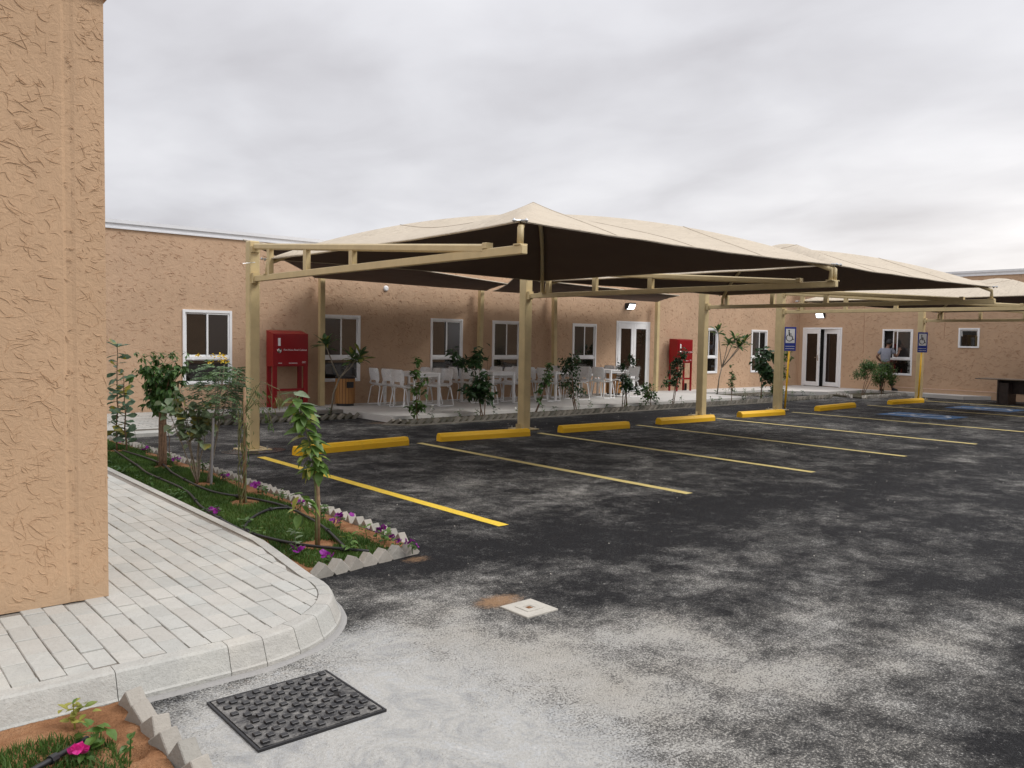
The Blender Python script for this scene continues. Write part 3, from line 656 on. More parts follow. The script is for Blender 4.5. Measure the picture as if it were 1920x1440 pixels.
def frame(mb, a, b, c, d, w, y0, y1, T):
    mb.box(a, a+w, y0, y1, c, d, T, bev=.004); mb.box(b-w, b, y0, y1, c, d, T, bev=.004)
    mb.box(a+w, b-w, y0+.0015, y1-.0015, c, c+w, T); mb.box(a+w, b-w, y0+.0015, y1-.0015, d-w, d, T)
def window(a, b, z0, z1, T, screen='R', openpane=False, small=False):
    mb = MB(); frame(mb, a-.012, b+.012, z0-.012, z1+.012, .05, -.028, .05, T)
    if small:
        fr = mb.build('window', M_upvc, bd)
        T2 = T @ Matrix.Translation((a+.05, .0, z1-.05)) @ Matrix.Rotation(.22, 4, 'X')
        s_ = MB(); frame(s_, 0, b-a-.1, -(z1-z0-.11), 0, .035, .01, .04, T2); s_.build('sash', M_upvc, fr)
        g_ = MB(); g_.box(.03, b-a-.13, .02, .026, -(z1-z0-.14), -.03, T2); g_.build('pane', M_screen, fr)
        MB().box(a+.04, b-.04, .055, .06, z0+.04, z1-.04, T).build('pane', M_glass, fr); return
    zt = z0+.355*(z1-z0); mid = (a+b)/2
    mb.box(a+.04, b-.04, -.02, .045, zt-.028, zt+.028, T)
    fr = mb.build('window', M_upvc, bd)
    # two sliding sashes, one in front of the other
    for k, (u0, u1) in enumerate(((a+.037, mid+.022), (mid-.022, b-.037))):
        front = (k == 1) if screen == 'R' else (k == 0)
        y0 = -.012 if front else .014
        if openpane and k == 0: u0, u1 = u0+.30, u1+.06
        s_ = MB(); frame(s_, u0, u1, zt+.028, z1-.037, .036, y0, y0+.024, T)
        s_.build('sash', M_upvc, fr)
        isscr = (k == 1) == (screen == 'R')
        MB().box(u0+.035, u1-.035, y0+.009, y0+.014, zt+.06, z1-.07, T).build('pane', M_screen if isscr else M_glass, fr)
    if openpane: pass
    s_ = MB(); frame(s_, a+.037, b-.037, z0+.037, zt-.027, .022, .012, .034, T); s_.build('sash', M_upvc, fr)
    MB().box(a+.058, b-.058, .02, .026, z0+.058, zt-.048, T).build('pane', M_glass, fr)
    for t_ in (.2, .8): MB().box(a+(b-a)*t_-.02, a+(b-a)*t_+.02, -.026, -.018, zt-.036, zt-.026, T).build('latch', M_whitep, fr)
for a, b, s_ in winA: window(a, b, *WZ, TA, s_)
window(*opB[1], TB, 'R', True); window(*opB[2], TB, small=True)
def door_set(a, b, z0, z1, T, ang=(0, 0), glassm=M_glassb):
    mb = MB(); mb.box(a-.012, a+.045, -.025, .06, z0, z1+.012, T, bev=.004); mb.box(b-.045, b+.012, -.025, .06, z0, z1+.012, T, bev=.004); mb.box(a+.045, b-.045, -.023, .058, z1-.045, z1+.012, T)
    mb.build('door_frame', M_upvc, bd); mid = (a+b)/2
    for k in (0, 1):
        hx = a+.05 if k == 0 else b-.05; w_ = mid-a-.053; sg = 1 if k == 0 else -1
        TT = T @ Matrix.Translation((hx, -.01, 0)) @ Matrix.Rotation(-sg*ang[k], 4, 'Z') @ Matrix.Scale(sg, 4, (1, 0, 0))
        d_ = MB(); st = .125
        d_.box(0, st, -.02, .025, z0+.02, z1-.05, TT, bev=.005); d_.box(w_-st*.85, w_, -.02, .025, z0+.02, z1-.05, TT, bev=.005)
        d_.box(st, w_-st*.85, -.0185, .0235, z0+.02, z0+.17, TT); d_.box(st, w_-st*.85, -.0185, .0235, z1-.21, z1-.05, TT)
        if sg < 0: d_.F = [tuple(reversed(f)) for f in d_.F]
        dr = d_.build('door', M_upvc, bd)
        MB().box(st-.005, w_-st*.85+.005, 0, .006, z0+.165, z1-.205, TT).build('pane', glassm, dr)
        for hz in (z0+.2, z0+.95, z1-.55, z1-.3):
            MB().tube([TT @ Vector((-.008, -.028, hz)), TT @ Vector((-.008, -.028, hz+.08))], .013, 6).build('hinge', M_upvc, dr)
        if k == 0:
            h_ = MB(); h_.box(w_-.075, w_-.035, -.026, -.02, z0+.93, z0+1.13, TT); h_.tube([TT @ Vector((w_-.055, -.03, z0+1.05)), TT @ Vector((w_-.055, -.07, z0+1.05)), TT @ Vector((w_-.16, -.07, z0+1.05))], .009, 6); h_.build('handle', M_chrome, dr)
door_set(*doorA, TA); door_set(*opB[0], TB, ang=(.16, -.20))

# opposite block behind the camera (it is what the window panes mirror)
ob = empty('opposite_building', (0, -14, 0), 'tan stucco block on the other side of the car park', 'building')
MB().box(-14, 34, -5, 0, 0, 3.1).build('wall', M_far, ob); MB().box(-14.1, 34.1, -5, .05, 3.1, 3.27).build('fascia', M_fascia, ob)

# far paving in front of the long building, left side
def slab(name, poly, z, mat, label, lip=None):
    o_ = MB().prism(poly, -.02, z).build(name, mat); return tag(o_, label, kind='structure')
fp = slab('far_pavement', [(-6, 13.86), (4.45, 13.66), (5.02, 14.75), (5.46, 14.80), (5.46, 15.32), (8.46, 15.32), (8.46, 16.6), (-6, 16.6)], .118, M_joint, 'grey paved path in front of the long building at left')
def poly_in(x, y, P):
    c = False; n = len(P)
    for i in range(n):
        (x1, y1), (x2, y2) = P[i], P[i-1]
        if (y1 > y) != (y2 > y) and x < (x2-x1)*(y-y1)/(y2-y1)+x1: c = not c
    return c
PP = [(-6, 14.02), (4.40, 13.84), (5.0, 14.9), (5.4, 14.9), (5.4, 15.4), (8.4, 15.4), (8.4, 16.55), (-6, 16.55)]
mb = MB(); pmf = mesh_from('paver', *(lambda b: (b.V, b.F))(MB().box(-.097, .097, -.047, .047, -.03, 0)), M_paver); c_n = 0
cand = [(1.5+ix*.2+(.1 if iy % 2 else 0), 13.9+iy*.1) for ix in range(36) for iy in range(27)]
cand = [p for p in cand if all(poly_in(p[0]+a, p[1]+b, PP) for a in (-.09, .09) for b in (-.04, .04)) and p[0]/p[1] > .23]
cand.sort(key=lambda p: p[0]**2+p[1]**2)
for k, (x, y) in enumerate(cand):
    zt = .126+random.uniform(-.003, .003)
    if k < 285: link('paver', pmf, fp, (x, y, zt), (random.uniform(-.02, .02), random.uniform(-.02, .02), random.uniform(-.02, .02)))
    else: mb.box(x-.097, x+.097, y-.047, y+.047, zt-.03, zt)
if mb.V: mb.build('paver_field', q, fp)['kind'] = 'stuff'
mb = MB()
def kerb_line(P, parent, h=.13, w=.13, L=.6, mat=M_kerb, slope=.05):
    """kerb stones laid along straight segments, outer top bevelled; outer side is to the right of travel"""
    for a, b in zip(P[:-1], P[1:]):
        a = Vector(a); b = Vector(b); d = (b-a); n = max(1, round(d.length/L)); d.normalize(); rz = math.atan2(d.y, d.x); step = (b-a).length/n
        for i in range(n):
            V = [(x_, y_, z_) for x_ in (.004, step-.004) for (y_, z_) in ((0, -.02), (0, h*.45), (slope, h), (w, h), (w, -.02))]
            m_ = MB().add(V, [(0, 1, 2, 3, 4), (9, 8, 7, 6, 5), (0, 5, 6, 1), (1, 6, 7, 2), (2, 7, 8, 3), (3, 8, 9, 4)])
            m_.build('kerb_stone', mat, parent, loc=(a.x+d.x*step*i, a.y+d.y*step*i, 0), rot=(0, 0, rz))
kerb_line([(.5, 13.70), (4.45, 13.60), (5.0, 14.68), (5.46, 14.72)], fp, slope=.11, w=.16)
# patio and the other slabs
pt = slab('patio', [(8.46, 13.45), (20.3, 13.45), (20.3, 16.6), (8.46, 16.6)], .122, M_slab, 'pale concrete patio slab carrying the white tables and chairs')
mb = MB(); mb.prism([(8.10, 13.22), (8.47, 12.80), (20.4, 12.80), (20.4, 12.86), (8.52, 12.86), (8.2, 13.3)], .0, .02); mb.build('concrete_haunch', M_dtooth, pt)
slab('right_pavement', [(20.32, 15.45), (24.2, 15.35), (24.4, 14.5), (25.1, 13.75), (27.4, 13.65), (27.4, 11.9), (27.15, 10.4), (XB, 9.9), (XB, 16.6), (20.32, 16.6)], .116, M_slab, 'grey concrete walkway in front of the open double door')

# ------------------------------------------------------------------ planting beds with saw-tooth edging
def bed(poly, z, label):
    return tag(MB().prism(poly, -.02, z).build('flower_bed', M_soil if z < .04 else M_dsoil), label, kind='structure')
def teeth(P, parent, sp, size=.10, th=.062, jit=.1, up=.0, mat=None):
    """blocks stood on a corner in a row, each half sunk: they read as saw teeth"""
    dgl = size*math.sqrt(2)/2
    mb = MB().box(-size/2, size/2, -th/2, th/2, -size/2, size/2, Matrix.Rotation(math.pi/4, 4, 'Y'), bev=.003); me = mesh_from('edging_block', mb.V, mb.F, mat or M_tooth)
    for a, b in zip(P[:-1], P[1:]):
        a = Vector(a); b = Vector(b); d = b-a; n = max(1, round(d.length/sp)); rz = math.atan2(d.y, d.x)
        for i in range(n):
            p = a+d*((i+.5)/n)
            link('edging_block', me, parent, (p.x, p.y, up+random.uniform(-.006, .006)), (random.gauss(0, .06), random.gauss(0, .05), rz+random.gauss(0, jit)), (1, random.uniform(.92, 1.1), 1))
def blocks_diag(P, parent, sp, mat=None):
    """thin blocks laid leaning in a row, as along the far beds"""
    mb = MB().box(-.085, .085, -.05, .05, -.026, .026, Matrix.Rotation(-math.radians(40), 4, 'Y'), bev=.003); me = mesh_from('edging_block', mb.V, mb.F, mat or M_tooth)
    for a, b in zip(P[:-1], P[1:]):
        a = Vector(a); b = Vector(b); d = b-a; n = max(1, round(d.length/sp)); rz = math.atan2(d.y, d.x)
        for i in range(n):
            p = a+d*((i+.5)/n)
            link('edging_block', me, parent, (p.x, p.y, .045+random.uniform(-.006, .006)), (random.gauss(0, .05), random.gauss(0, .05), rz+random.gauss(0, .08)))
GB = [(2.50, 5.02), (2.55, 13.2), (3.46, 13.2), (3.60, 9.3), (3.55, 5.28), (3.25, 5.08)]
b0 = bed([(2.46, 5.04), (2.56, 5.7), (2.58, 13.2), (3.44, 13.25), (3.56, 9.3), (3.51, 5.30), (3.46, 5.19)], .030, 'near planting bed of grass and sandy soil between footpath and bays')
teeth([(2.56, 5.03), (3.48, 5.19)], b0, .138, .108, .085, .06, up=.016)
teeth([(3.55, 5.42), (3.60, 9.3), (3.48, 13.2), (2.6, 13.25)], b0, .135, .105, .065, .12, up=.02)
b1 = bed([(5.5, 14.72), (8.4, 14.62), (8.45, 15.3), (5.5, 15.3)], .05, 'narrow soil bed between asphalt and path, left of the patio')
blocks_diag([(5.52, 14.70), (8.42, 14.58)], b1, .17, M_dtooth)
b2 = bed([(8.45, 12.93), (20.9, 12.98), (23.9, 12.98), (24.0, 13.42), (8.45, 13.44)], .06, 'long planted bed along the front of the patio')
blocks_diag([(8.25, 13.3), (8.5, 12.95)], b2, .16, M_dtooth); blocks_diag([(8.5, 12.92), (23.9, 12.95)], b2, .17, M_dtooth)
b3 = bed([(20.36, 14.75), (24.0, 14.8), (24.0, 15.32), (20.36, 15.38)], .05, 'short planted bed right of the patio below two windows')
teeth([(20.36, 14.72), (24.0, 14.76)], b3, .19, .12, .06, .4, mat=M_dtooth)
b4 = bed([(24.5, 12.35), (27.5, 12.3), (27.35, 13.4), (24.9, 13.6)], .05, 'small soil bed with two shrubs by the far wheel stop')
teeth([(25.2, 13.5), (24.5, 12.6)], b4, .17, .14, .06, .3, .02); teeth([(24.5, 12.3), (27.5, 12.25)], b4, .15, .13, .06, .3, .02)
def uneven_bed():
    xs = np.linspace(-.2, 1.0, 90); ys = np.linspace(2.5, 3.76, 94); V = []
    for y in ys:
        for x in xs:
            z = .004+.010*mnoise.noise((x*9, y*9, 0))+.006*mnoise.noise((x*25, y*25, 3))+.003*mnoise.noise((x*60, y*60, 5))
            d = math.hypot((x-.90)/.055, (y-3.235)/.06); z -= .026*math.exp(-d**4)*(1+.4*mnoise.noise((x*30, y*30, 1))); z += .012*math.exp(-(d-1.5)**2*3)
            z -= .012*math.exp(-((x-.86-.03*mnoise.noise((y*14, 0, 0)))/.006)**2)*(1 if 3.28 < y < 3.45 else 0)
            if y > 3.70: z = max(z, .0)
            V.append((x, y, max(.0035, z+.026)))
    n = 90; F = [(j*n+i, j*n+i+1, (j+1)*n+i+1, (j+1)*n+i) for j in range(93) for i in range(89)]
    return mesh_from('flower_bed', V, F, M_soil, smooth=True)
b5 = tag(link('flower_bed', uneven_bed()), 'corner of an orange soil bed in the foreground below the kerb', kind='structure') if True else bed([(-3, .5), (1.0, .5)], .012, 'corner of an orange soil bed in the foreground below the kerb')
mb = MB()
for k, (x, y, a) in enumerate(((1.035, 3.66, .15), (1.02, 3.50, .25), (1.03, 3.355, .1), (1.025, 3.21, .22), (1.045, 3.065, .15), (1.04, 2.92, .2), (1.05, 2.78, .2), (1.04, 2.64, .2))):
    MB().box(-.058, .058, -.036, .036, -.06, .062, Matrix.Rotation(.75, 4, 'Y'), bev=.004).build('edging_block', M_tooth, b5, loc=(x, y, .03), rot=(random.gauss(0, .06), random.gauss(0, .08), math.pi/2+a))

# ------------------------------------------------------------------ grass
def grass(n, inside, xr, yr, z, label, hmin=.02, hmax=.045, mask=None):
    P = rng.uniform((xr[0], yr[0]), (xr[1], yr[1]), (n, 2)); keep = np.array([inside(*p) for p in P]); P = P[keep]; n = len(P)
    h = rng.uniform(hmin, hmax, n); a = rng.uniform(0, 2*np.pi, n); w = rng.uniform(.0015, .0032, n); ln = rng.normal(0, .35, (n, 2))*h[:, None]
    w = w*(1+np.hypot(P[:, 0], P[:, 1])*.06)
    b0_ = np.stack([P[:, 0]-w*np.cos(a), P[:, 1]-w*np.sin(a), np.full(n, z)], 1); b1_ = np.stack([P[:, 0]+w*np.cos(a), P[:, 1]+w*np.sin(a), np.full(n, z)], 1)
    mid = np.stack([P[:, 0]+ln[:, 0]*.4, P[:, 1]+ln[:, 1]*.4, z+h*.6], 1); m0 = mid.copy(); m0[:, 0] -= w*.7*np.cos(a); m0[:, 1] -= w*.7*np.sin(a); m1 = mid.copy(); m1[:, 0] += w*.7*np.cos(a); m1[:, 1] += w*.7*np.sin(a)
    t = np.stack([P[:, 0]+ln[:, 0], P[:, 1]+ln[:, 1], z+h], 1)
    V = np.stack([b0_, b1_, m0, m1, t], 1).reshape(-1, 3); i = np.arange(n)*5
    F = np.concatenate([np.stack([i, i+1, i+3], 1), np.stack([i, i+3, i+2], 1), np.stack([i+2, i+3, i+4], 1)])
    return tag(link('grass', np_mesh('grass', V, F, L_grass)), label, 'grass', kind='stuff')
TREES = [(3.16, 11.9), (3.22, 10.2), (3.16, 8.75), (3.15, 7.6), (2.94, 5.71)]
def g_in(x, y):
    n = mnoise.noise((x*4, y*2.2, 0))
    if x > 3.34+.13*n+(.06 if y > 7 else -.02) or x < 2.60 or y < 5.17: return False
    if x < 2.68 and n < -.15: return False
    for tx, ty in TREES:
        if (x-tx)**2+((y-ty)*.8)**2 < (.13+.05*n)**2: return False
    return poly_in(x, y, GB)
grass(90000, g_in, (2.55, 3.5), (5.1, 13.2), .028, 'short dark green grass filling the near planting bed')
grass(9000, lambda x, y: y < 3.56+.08*mnoise.noise((x*5, 0, 3))-.22*max(0, (x-.62))*2 and x < .86+.05*mnoise.noise((y*8, 2, 0)), (-.1, .95), (2.9, 3.6), .027, 'tuft of dark grass in the foreground corner bed', .02, .05)

# ------------------------------------------------------------------ foliage helpers
def leaf_geo(L, w, fold=.25, droop=.3, shape='ovate', n=4):
    """leaf along +X, normal +Z"""
    V = []; F = []
    for i in range(n+1):
        t = i/n; x = L*t*(1-.12*droop*t); z = -droop*L*.5*t*t
        if shape == 'ovate': ww = math.sin(math.pi*min(1, t*.93+.03)**.75)
        elif shape == 'obovate': ww = math.sin(math.pi*(t**1.5*.92+.03))
        elif shape == 'round': ww = math.sqrt(max(0, 1-(2*t-1)**2))+.05
        else: ww = math.sin(math.pi*(t*.94+.03))**1.2
        ww *= w/2
        V += [(x, -ww, z+fold*ww), (x, 0, z), (x, ww, z+fold*ww)]
    for i in range(n):
        k = 3*i; F += [(k, k+3, k+4, k+1), (k+1, k+4, k+5, k+2)]
    return V, F
def orient(p, d, roll=0.):
    d = Vector(d).normalized(); up = Vector((0, 0, 1)); s = up.cross(d)
    if s.length < 1e-3: s = Vector((0, 1, 0))
    s.normalize(); n = d.cross(s); M_ = Matrix((d, s, n)).transposed().to_4x4()
    return Matrix.Translation(p) @ M_ @ Matrix.Rotation(roll, 4, 'X')
def rdir(el0, el1, az=None):
    a = random.uniform(0, 2*math.pi) if az is None else az; e = random.uniform(el0, el1)
    return Vector((math.cos(a)*math.cos(e), math.sin(a)*math.cos(e), math.sin(e)))
def wig(p0, p1, n, amp, seed=0.):
    p0 = Vector(p0); p1 = Vector(p1)
    return [p0.lerp(p1, i/n)+Vector((mnoise.noise((seed, i*.5, 0)), mnoise.noise((seed+7, i*.5, 0)), 0))*amp*(i/n)**.6 for i in range(n+1)]
def leaf_objects(parent, me, items):
    for T, sc in items:
        o_ = bpy.data.objects.new('leaf', me); COL.objects.link(o_); o_.parent = parent; o_.matrix_local = T @ Matrix.Scale(sc, 4)
LM = {}
def leafmesh(key, mat, L, w, **k):
    if key not in LM: V, F = leaf_geo(L, w, **k); LM[key] = mesh_from('leaf', V, F, mat, smooth=True)
    return LM[key]
def pinnate(mb, p, d, L, n, lw, ll, droop=.4):
    """a feather leaf: rachis with pairs of leaflets"""
    d = Vector(d).normalized(); q0 = Vector(p); s = Vector((0, 0, 1)).cross(d)
    if s.length < .01: s = Vector((1, 0, 0))
    s.normalize()
    for i in range(n):
        t = (i+1)/n; pos = q0+d*L*t+Vector((0, 0, -droop*L*t*t))
        for sg in (-1, 1):
            dd = (d*.35+s*sg+Vector((0, 0, -.25*random.random()))).normalized(); l_ = ll*(math.sin(math.pi*(t*.75+.2)))*random.uniform(.85, 1.1)
            V, F = leaf_geo(l_, lw, .1, .3, 'ovate', 2); mb.add(V, F, orient(pos, dd, random.gauss(0, .3)))

def plant_whorl():      # two slim stems with big blue-green leaves
    o_ = empty('leafy_plant', (3.16, 11.9, .03), 'tall slim plant with large blue-green leaves beside the near wall edge', 'plant')
    st = [wig((0, 0, 0), (.02, .02, 1.40), 12, .05, 1.), wig((.09, -.12, 0), (.07, -.06, 1.05), 10, .05, 5.)]
    for s in st: MB().tube(s, [.012-.007*i/(len(s)-1) for i in range(len(s))], 6).build('stem', M_bark, o_, smooth=True)
    me = leafmesh('blue', L_blue, .21, .10, droop=.25, shape='obovate', fold=.3); it = []
    for s, n in ((st[0], 40), (st[1], 32)):
        for i in range(n):
            t = .12+.85*i/n; k = t*(len(s)-1); p = s[int(k)].lerp(s[min(int(k)+1, len(s)-1)], k-int(k))
            az = i*2.4+random.gauss(0, .3); it.append((orient(p, rdir(-.5, .7, az), random.gauss(0, 1.0)), random.uniform(.65, 1.1)*(1.05-.25*t)))
    for i in range(6): it.append((orient(st[0][-1], rdir(.3, .9, i*1.05)), .85))
    leaf_objects(o_, me, it)
plant_whorl()
def plant_bunch():      # bundled trunks, drooping dark leaves
    o_ = empty('young_tree', (3.22, 10.2, .03), 'young tree with bundled brown trunk and drooping dark green crown', 'tree')
    tk = MB()
    for k in range(7):
        a = k*.9; P = [Vector((.03*math.cos(a+t*2), .03*math.sin(a+t*2), t*.82)) for t in np.linspace(0, 1, 8)]
        tk.tube(P, [.019-.006*i/7 for i in range(8)], 6)
    for k in range(3): tk.tube(wig((.1*math.cos(k*2), .1*math.sin(k*2), 0), (.02, .02, .8), 7, .04, k*3.), .004, 5)
    tk.build('trunk', M_bark, o_, smooth=True)
    br = MB(); cr = MB(); rnd = random.Random(5)
    for k in range(34):
        az = rnd.uniform(0, 6.28); tip = Vector((math.cos(az)*rnd.uniform(.05, .30), math.sin(az)*rnd.uniform(.05, .30), rnd.uniform(.72, 1.34)))
        if tip.z < .95: tip.x *= .7; tip.y *= .7
        b0_ = Vector((0, 0, .72)); br.tube([b0_, b0_.lerp(tip, .6)+Vector((0, 0, .05)), tip], [.006, .004, .002], 4)
        for j in range(7):
            p = b0_.lerp(tip, rnd.uniform(.45, 1.05))+Vector((rnd.gauss(0, .03), rnd.gauss(0, .03), rnd.gauss(0, .03))); d = rdir(-1.1, .0)
            for q_ in range(5):
                V, F = leaf_geo(rnd.uniform(.085, .13), .040, .25, .7, 'lance', 3); dd = (d+Vector((rnd.gauss(0, .5), rnd.gauss(0, .5), rnd.gauss(-.2, .3)))); cr.add(V, F, orient(p, dd, rnd.gauss(0, .4)))
    br.build('branches', M_bark, o_); cr.build('crown', [L_dark], o_)
    cr = MB()
    for k in range(60):
        az = rnd.uniform(0, 6.28); r_ = rnd.uniform(.05, .3); p = Vector((math.cos(az)*r_, math.sin(az)*r_, rnd.uniform(1.1, 1.38)))
        for q_ in range(4): V, F = leaf_geo(.085, .032, .2, .5, 'lance', 2); cr.add(V, F, orient(p, rdir(-.8, .5)))
    cr.build('new_leaves', L_mid, o_)
plant_bunch()
def plant_pale():       # butterfly-leaved sapling, pale green
    o_ = empty('sapling', (3.15, 8.85, .03), 'thin stemmed sapling with pale rounded leaves before the window', 'plant')
    rnd = random.Random(8); sm = MB(); it = []
    me = leafmesh('pale', L_pale, .10, .10, shape='round', fold=.55, droop=.2)
    for k, (dx, dy, h_) in enumerate(((-.20, .10, .98), (-.10, .05, .80), (0, 0, .85), (.06, .02, .92), (-.28, .12, .86), (.10, -.05, .72), (-.14, .10, 1.02))):
        P = wig((0, 0, 0), (dx, dy, h_), 8, .04, k*2.3); sm.tube(P, [.008-.005*i/8 for i in range(9)], 5)
        for j in range(20):
            t = rnd.uniform(.52, 1.0)*8; p = P[int(min(t, 7))].lerp(P[min(int(t)+1, 8)], t-int(t)) if t < 8 else P[8]
            az = rnd.uniform(0, 6.28); d = rdir(-.7, .3, az); p2 = p+d*.03; it.append((orient(p2, d, rnd.gauss(0, .5)), rnd.uniform(.6, 1.15)))
    sm.build('stem', M_barkg, o_, smooth=True); leaf_objects(o_, me, it)
plant_pale()
def plant_cassia(name, loc, label, h=1.4, r=.36, n=120, stems=5, flowers=True, mat=L_cassia, seed=3, z0=.55, lw=.018, ll=.042, stemm=M_barkg, skew=(0, 0)):
    o_ = empty(name, loc, label, 'shrub'); rnd = random.Random(seed); sm = MB(); cr = MB(); fl = MB(); tips = []
    for k in range(stems):
        az = rnd.uniform(0, 6.28); rr_ = rnd.uniform(.2, .7)*r; tip = Vector((math.cos(az)*rr_+skew[0], math.sin(az)*rr_+skew[1], h*rnd.uniform(.75, .95))); tips.append(tip)
        P = wig((rnd.gauss(0, .03), rnd.gauss(0, .03), 0), tip, 7, .05, seed+k); sm.tube(P, [.010-.006*i/7 for i in range(8)], 5)
    for k in range(n):
        u = rnd.uniform(-1, 1); az = rnd.uniform(0, 6.28); q_ = rnd.uniform(.35, 1)**.6
        p = Vector((math.cos(az)*math.sqrt(1-u*u)*r*q_*.8+skew[0]*.8, math.sin(az)*math.sqrt(1-u*u)*r*q_*.8+skew[1]*.8, z0+(h-z0)*(.5+.5*u*q_)*.95)); p.x += .10*mnoise.noise((p.z*4, seed, az)); 
        d = Vector((math.cos(az+rnd.gauss(0, .6)), math.sin(az+rnd.gauss(0, .6)), rnd.uniform(-.3, .6)))
        pinnate(cr, p, d, rnd.uniform(.13, .19), 6, lw, ll)
    if flowers:
        for k in range(9):
            az = rnd.uniform(0, 6.28); p = Vector((math.cos(az)*r*.5, math.sin(az)*r*.5, h*rnd.uniform(.92, 1.0)))
            for q_ in range(8): V, F = leaf_geo(.024, .022, .3, .2, 'round', 3); fl.add(V, F, orient(p+Vector((rnd.gauss(0, .012), rnd.gauss(0, .012), rnd.gauss(0, .012))), rdir(-.5, 1.2)))
        fl.build('flowers', P_yel, o_)
    sm.build('stem', stemm, o_, smooth=True); cr.build('foliage', mat, o_); return o_
plant_cassia('flowering_shrub', (3.30, 8.85, .02), 'feathery shrub with yellow flowers in front of the first window', h=1.38, r=.31, n=210, z0=.66, lw=.026, ll=.055, skew=(.12, .05))
st = tag(MB().tube([(0, 0, 0), (0, 0, .72)], .013, 10).build('support_stake', M_pvc, loc=(3.24, 8.70, .02), rot=(.02, .03, 0)), 'thin grey pipe stake standing in the near bed', 'stake')
plant_cassia('shrub', (6.0, 15.0, .05), 'bushy dark green shrub behind the near cream post, left side', h=1.08, r=.36, n=130, stems=7, flowers=False, mat=L_dark, seed=21, z0=.3, lw=.04, ll=.07)
def plant_creeper():
    o_ = empty('staked_creeper', (3.15, 7.6, .03), 'wilted creeper tied to a wooden stake in front of the near post', 'plant')
    MB().tube([(0, 0, 0), (.01, .01, .55), (.005, .01, 1.1)], [.017, .016, .013], 7).build('stake', M_stake, o_, smooth=True)
    rnd = random.Random(4); sm = MB(); cr = MB(); dr = MB()
    for k in range(8):
        a = rnd.uniform(0, 6.28); P = [Vector((-.03+.035*math.cos(a+t*7)+.02*rnd.random(), .035*math.sin(a+t*7), t*rnd.uniform(.7, 1.0))) for t in np.linspace(0, 1, 10)]; sm.tube(P, .0045, 5)
    for k in range(6):
        az = rnd.uniform(-1.2, .4); top = Vector((.0, 0, .85)); tip = Vector((.14+.12*rnd.random(), -.12*rnd.random(), rnd.uniform(.75, 1.18))); P = [top, top.lerp(tip, .5)+Vector((0, 0, .12)), tip, tip+Vector((.03, -.03, -.14))]; sm.tube(P, [.004, .003, .002, .0015], 4)
        for j in range(12):
            p = P[1].lerp(P[3], rnd.random()); V, F = leaf_geo(rnd.uniform(.03, .06), .013, .4, .9, 'lance', 2); cr.add(V, F, orient(p, rdir(-1.4, -.3)))
    for j in range(60):
        z_ = rnd.uniform(.35, 1.0); p = Vector((rnd.gauss(.02, .035), rnd.gauss(0, .035), z_)); V, F = leaf_geo(rnd.uniform(.03, .06), .014, .4, .8, 'lance', 2); cr.add(V, F, orient(p, rdir(-1.3, .1)))
    c0 = Vector((.26, -.2, 1.02))
    sm.tube([Vector((0, 0, .9)), Vector((.12, -.1, 1.16)), c0+Vector((0, 0, .06)), c0], [.004, .003, .003, .002], 4)
    for j in range(55): V, F = leaf_geo(rnd.uniform(.05, .09), .010, .3, .4, 'lance', 2); dr.add(V, F, orient(c0+Vector((rnd.gauss(0, .03), rnd.gauss(0, .03), rnd.gauss(-.03, .03))), rdir(-1.5, -.9)))
    sm.build('vine_stem', M_stemg, o_); cr.build('foliage', L_mid, o_); dr.build('wilted_leaves', L_wilt, o_)
plant_creeper()
def plant_basil():
    o_ = empty('staked_plant', (2.94, 5.71, .03), 'bright green large-leaved plant climbing the nearest wooden stake', 'plant')
    MB().tube([(0, 0, 0), (.0, 0, .35), (-.015, .0, .66)], [.021, .020, .017], 8).build('stake', M_stake, o_, smooth=True)
    P = [Vector(p) for p in ((-.02, -.02, .0), (-.02, -.02, .15), (-.025, -.02, .3), (-.03, -.02, .42), (-.035, -.02, .52), (-.04, -.01, .60), (-.045, 0, .68), (-.055, .02, .76), (-.065, .04, .84), (-.08, .06, .92), (-.095, .08, 1.0), (-.11, .10, 1.08), (-.13, .13, 1.16))]; MB().tube(P, [.008-.005*i/12 for i in range(13)], 6).build('stem', M_stemg, o_, smooth=True)
    rnd = random.Random(12); me = leafmesh('basil', L_bright, .135, .072, droop=.55, fold=.3, n=5); me2 = leafmesh('basil_pale', L_pale, .16, .06, droop=.3, fold=.3, n=5); it = []; it2 = []
    for i in range(78):
        t = rnd.uniform(.38, .97)*12; p = P[int(t)].lerp(P[min(12, int(t)+1)], t-int(t)); az = i*2.2+rnd.gauss(0, .4); it.append((orient(p+rdir(0, .1, az)*.02, rdir(-.9, .2, az), rnd.gauss(0, .3)), rnd.uniform(.65, 1.15)))
    for i in range(9): it2.append((orient(P[10+i % 3], rdir(-.1, .5, i*1.4), rnd.gauss(0, .3)), rnd.uniform(.7, 1.1)))
    tw = MB()
    for c_p, n_ in ((Vector((-.13, -.05, .36)), 8), (Vector((-.03, -.03, .60)), 12), (Vector((-.16, .0, .28)), 5)):
        tw.tube([Vector((-.01, 0, c_p.z-.08)), c_p], [.004, .002], 4)
        for i in range(n_): it.append((orient(c_p+Vector((rnd.gauss(0, .02), rnd.gauss(0, .02), rnd.gauss(0, .03))), rdir(-1.0, .1)), rnd.uniform(.6, 1.0)))
    tw.build('twigs', M_stemg, o_)
    leaf_objects(o_, me, it); leaf_objects(o_, me2, it2)
plant_basil()
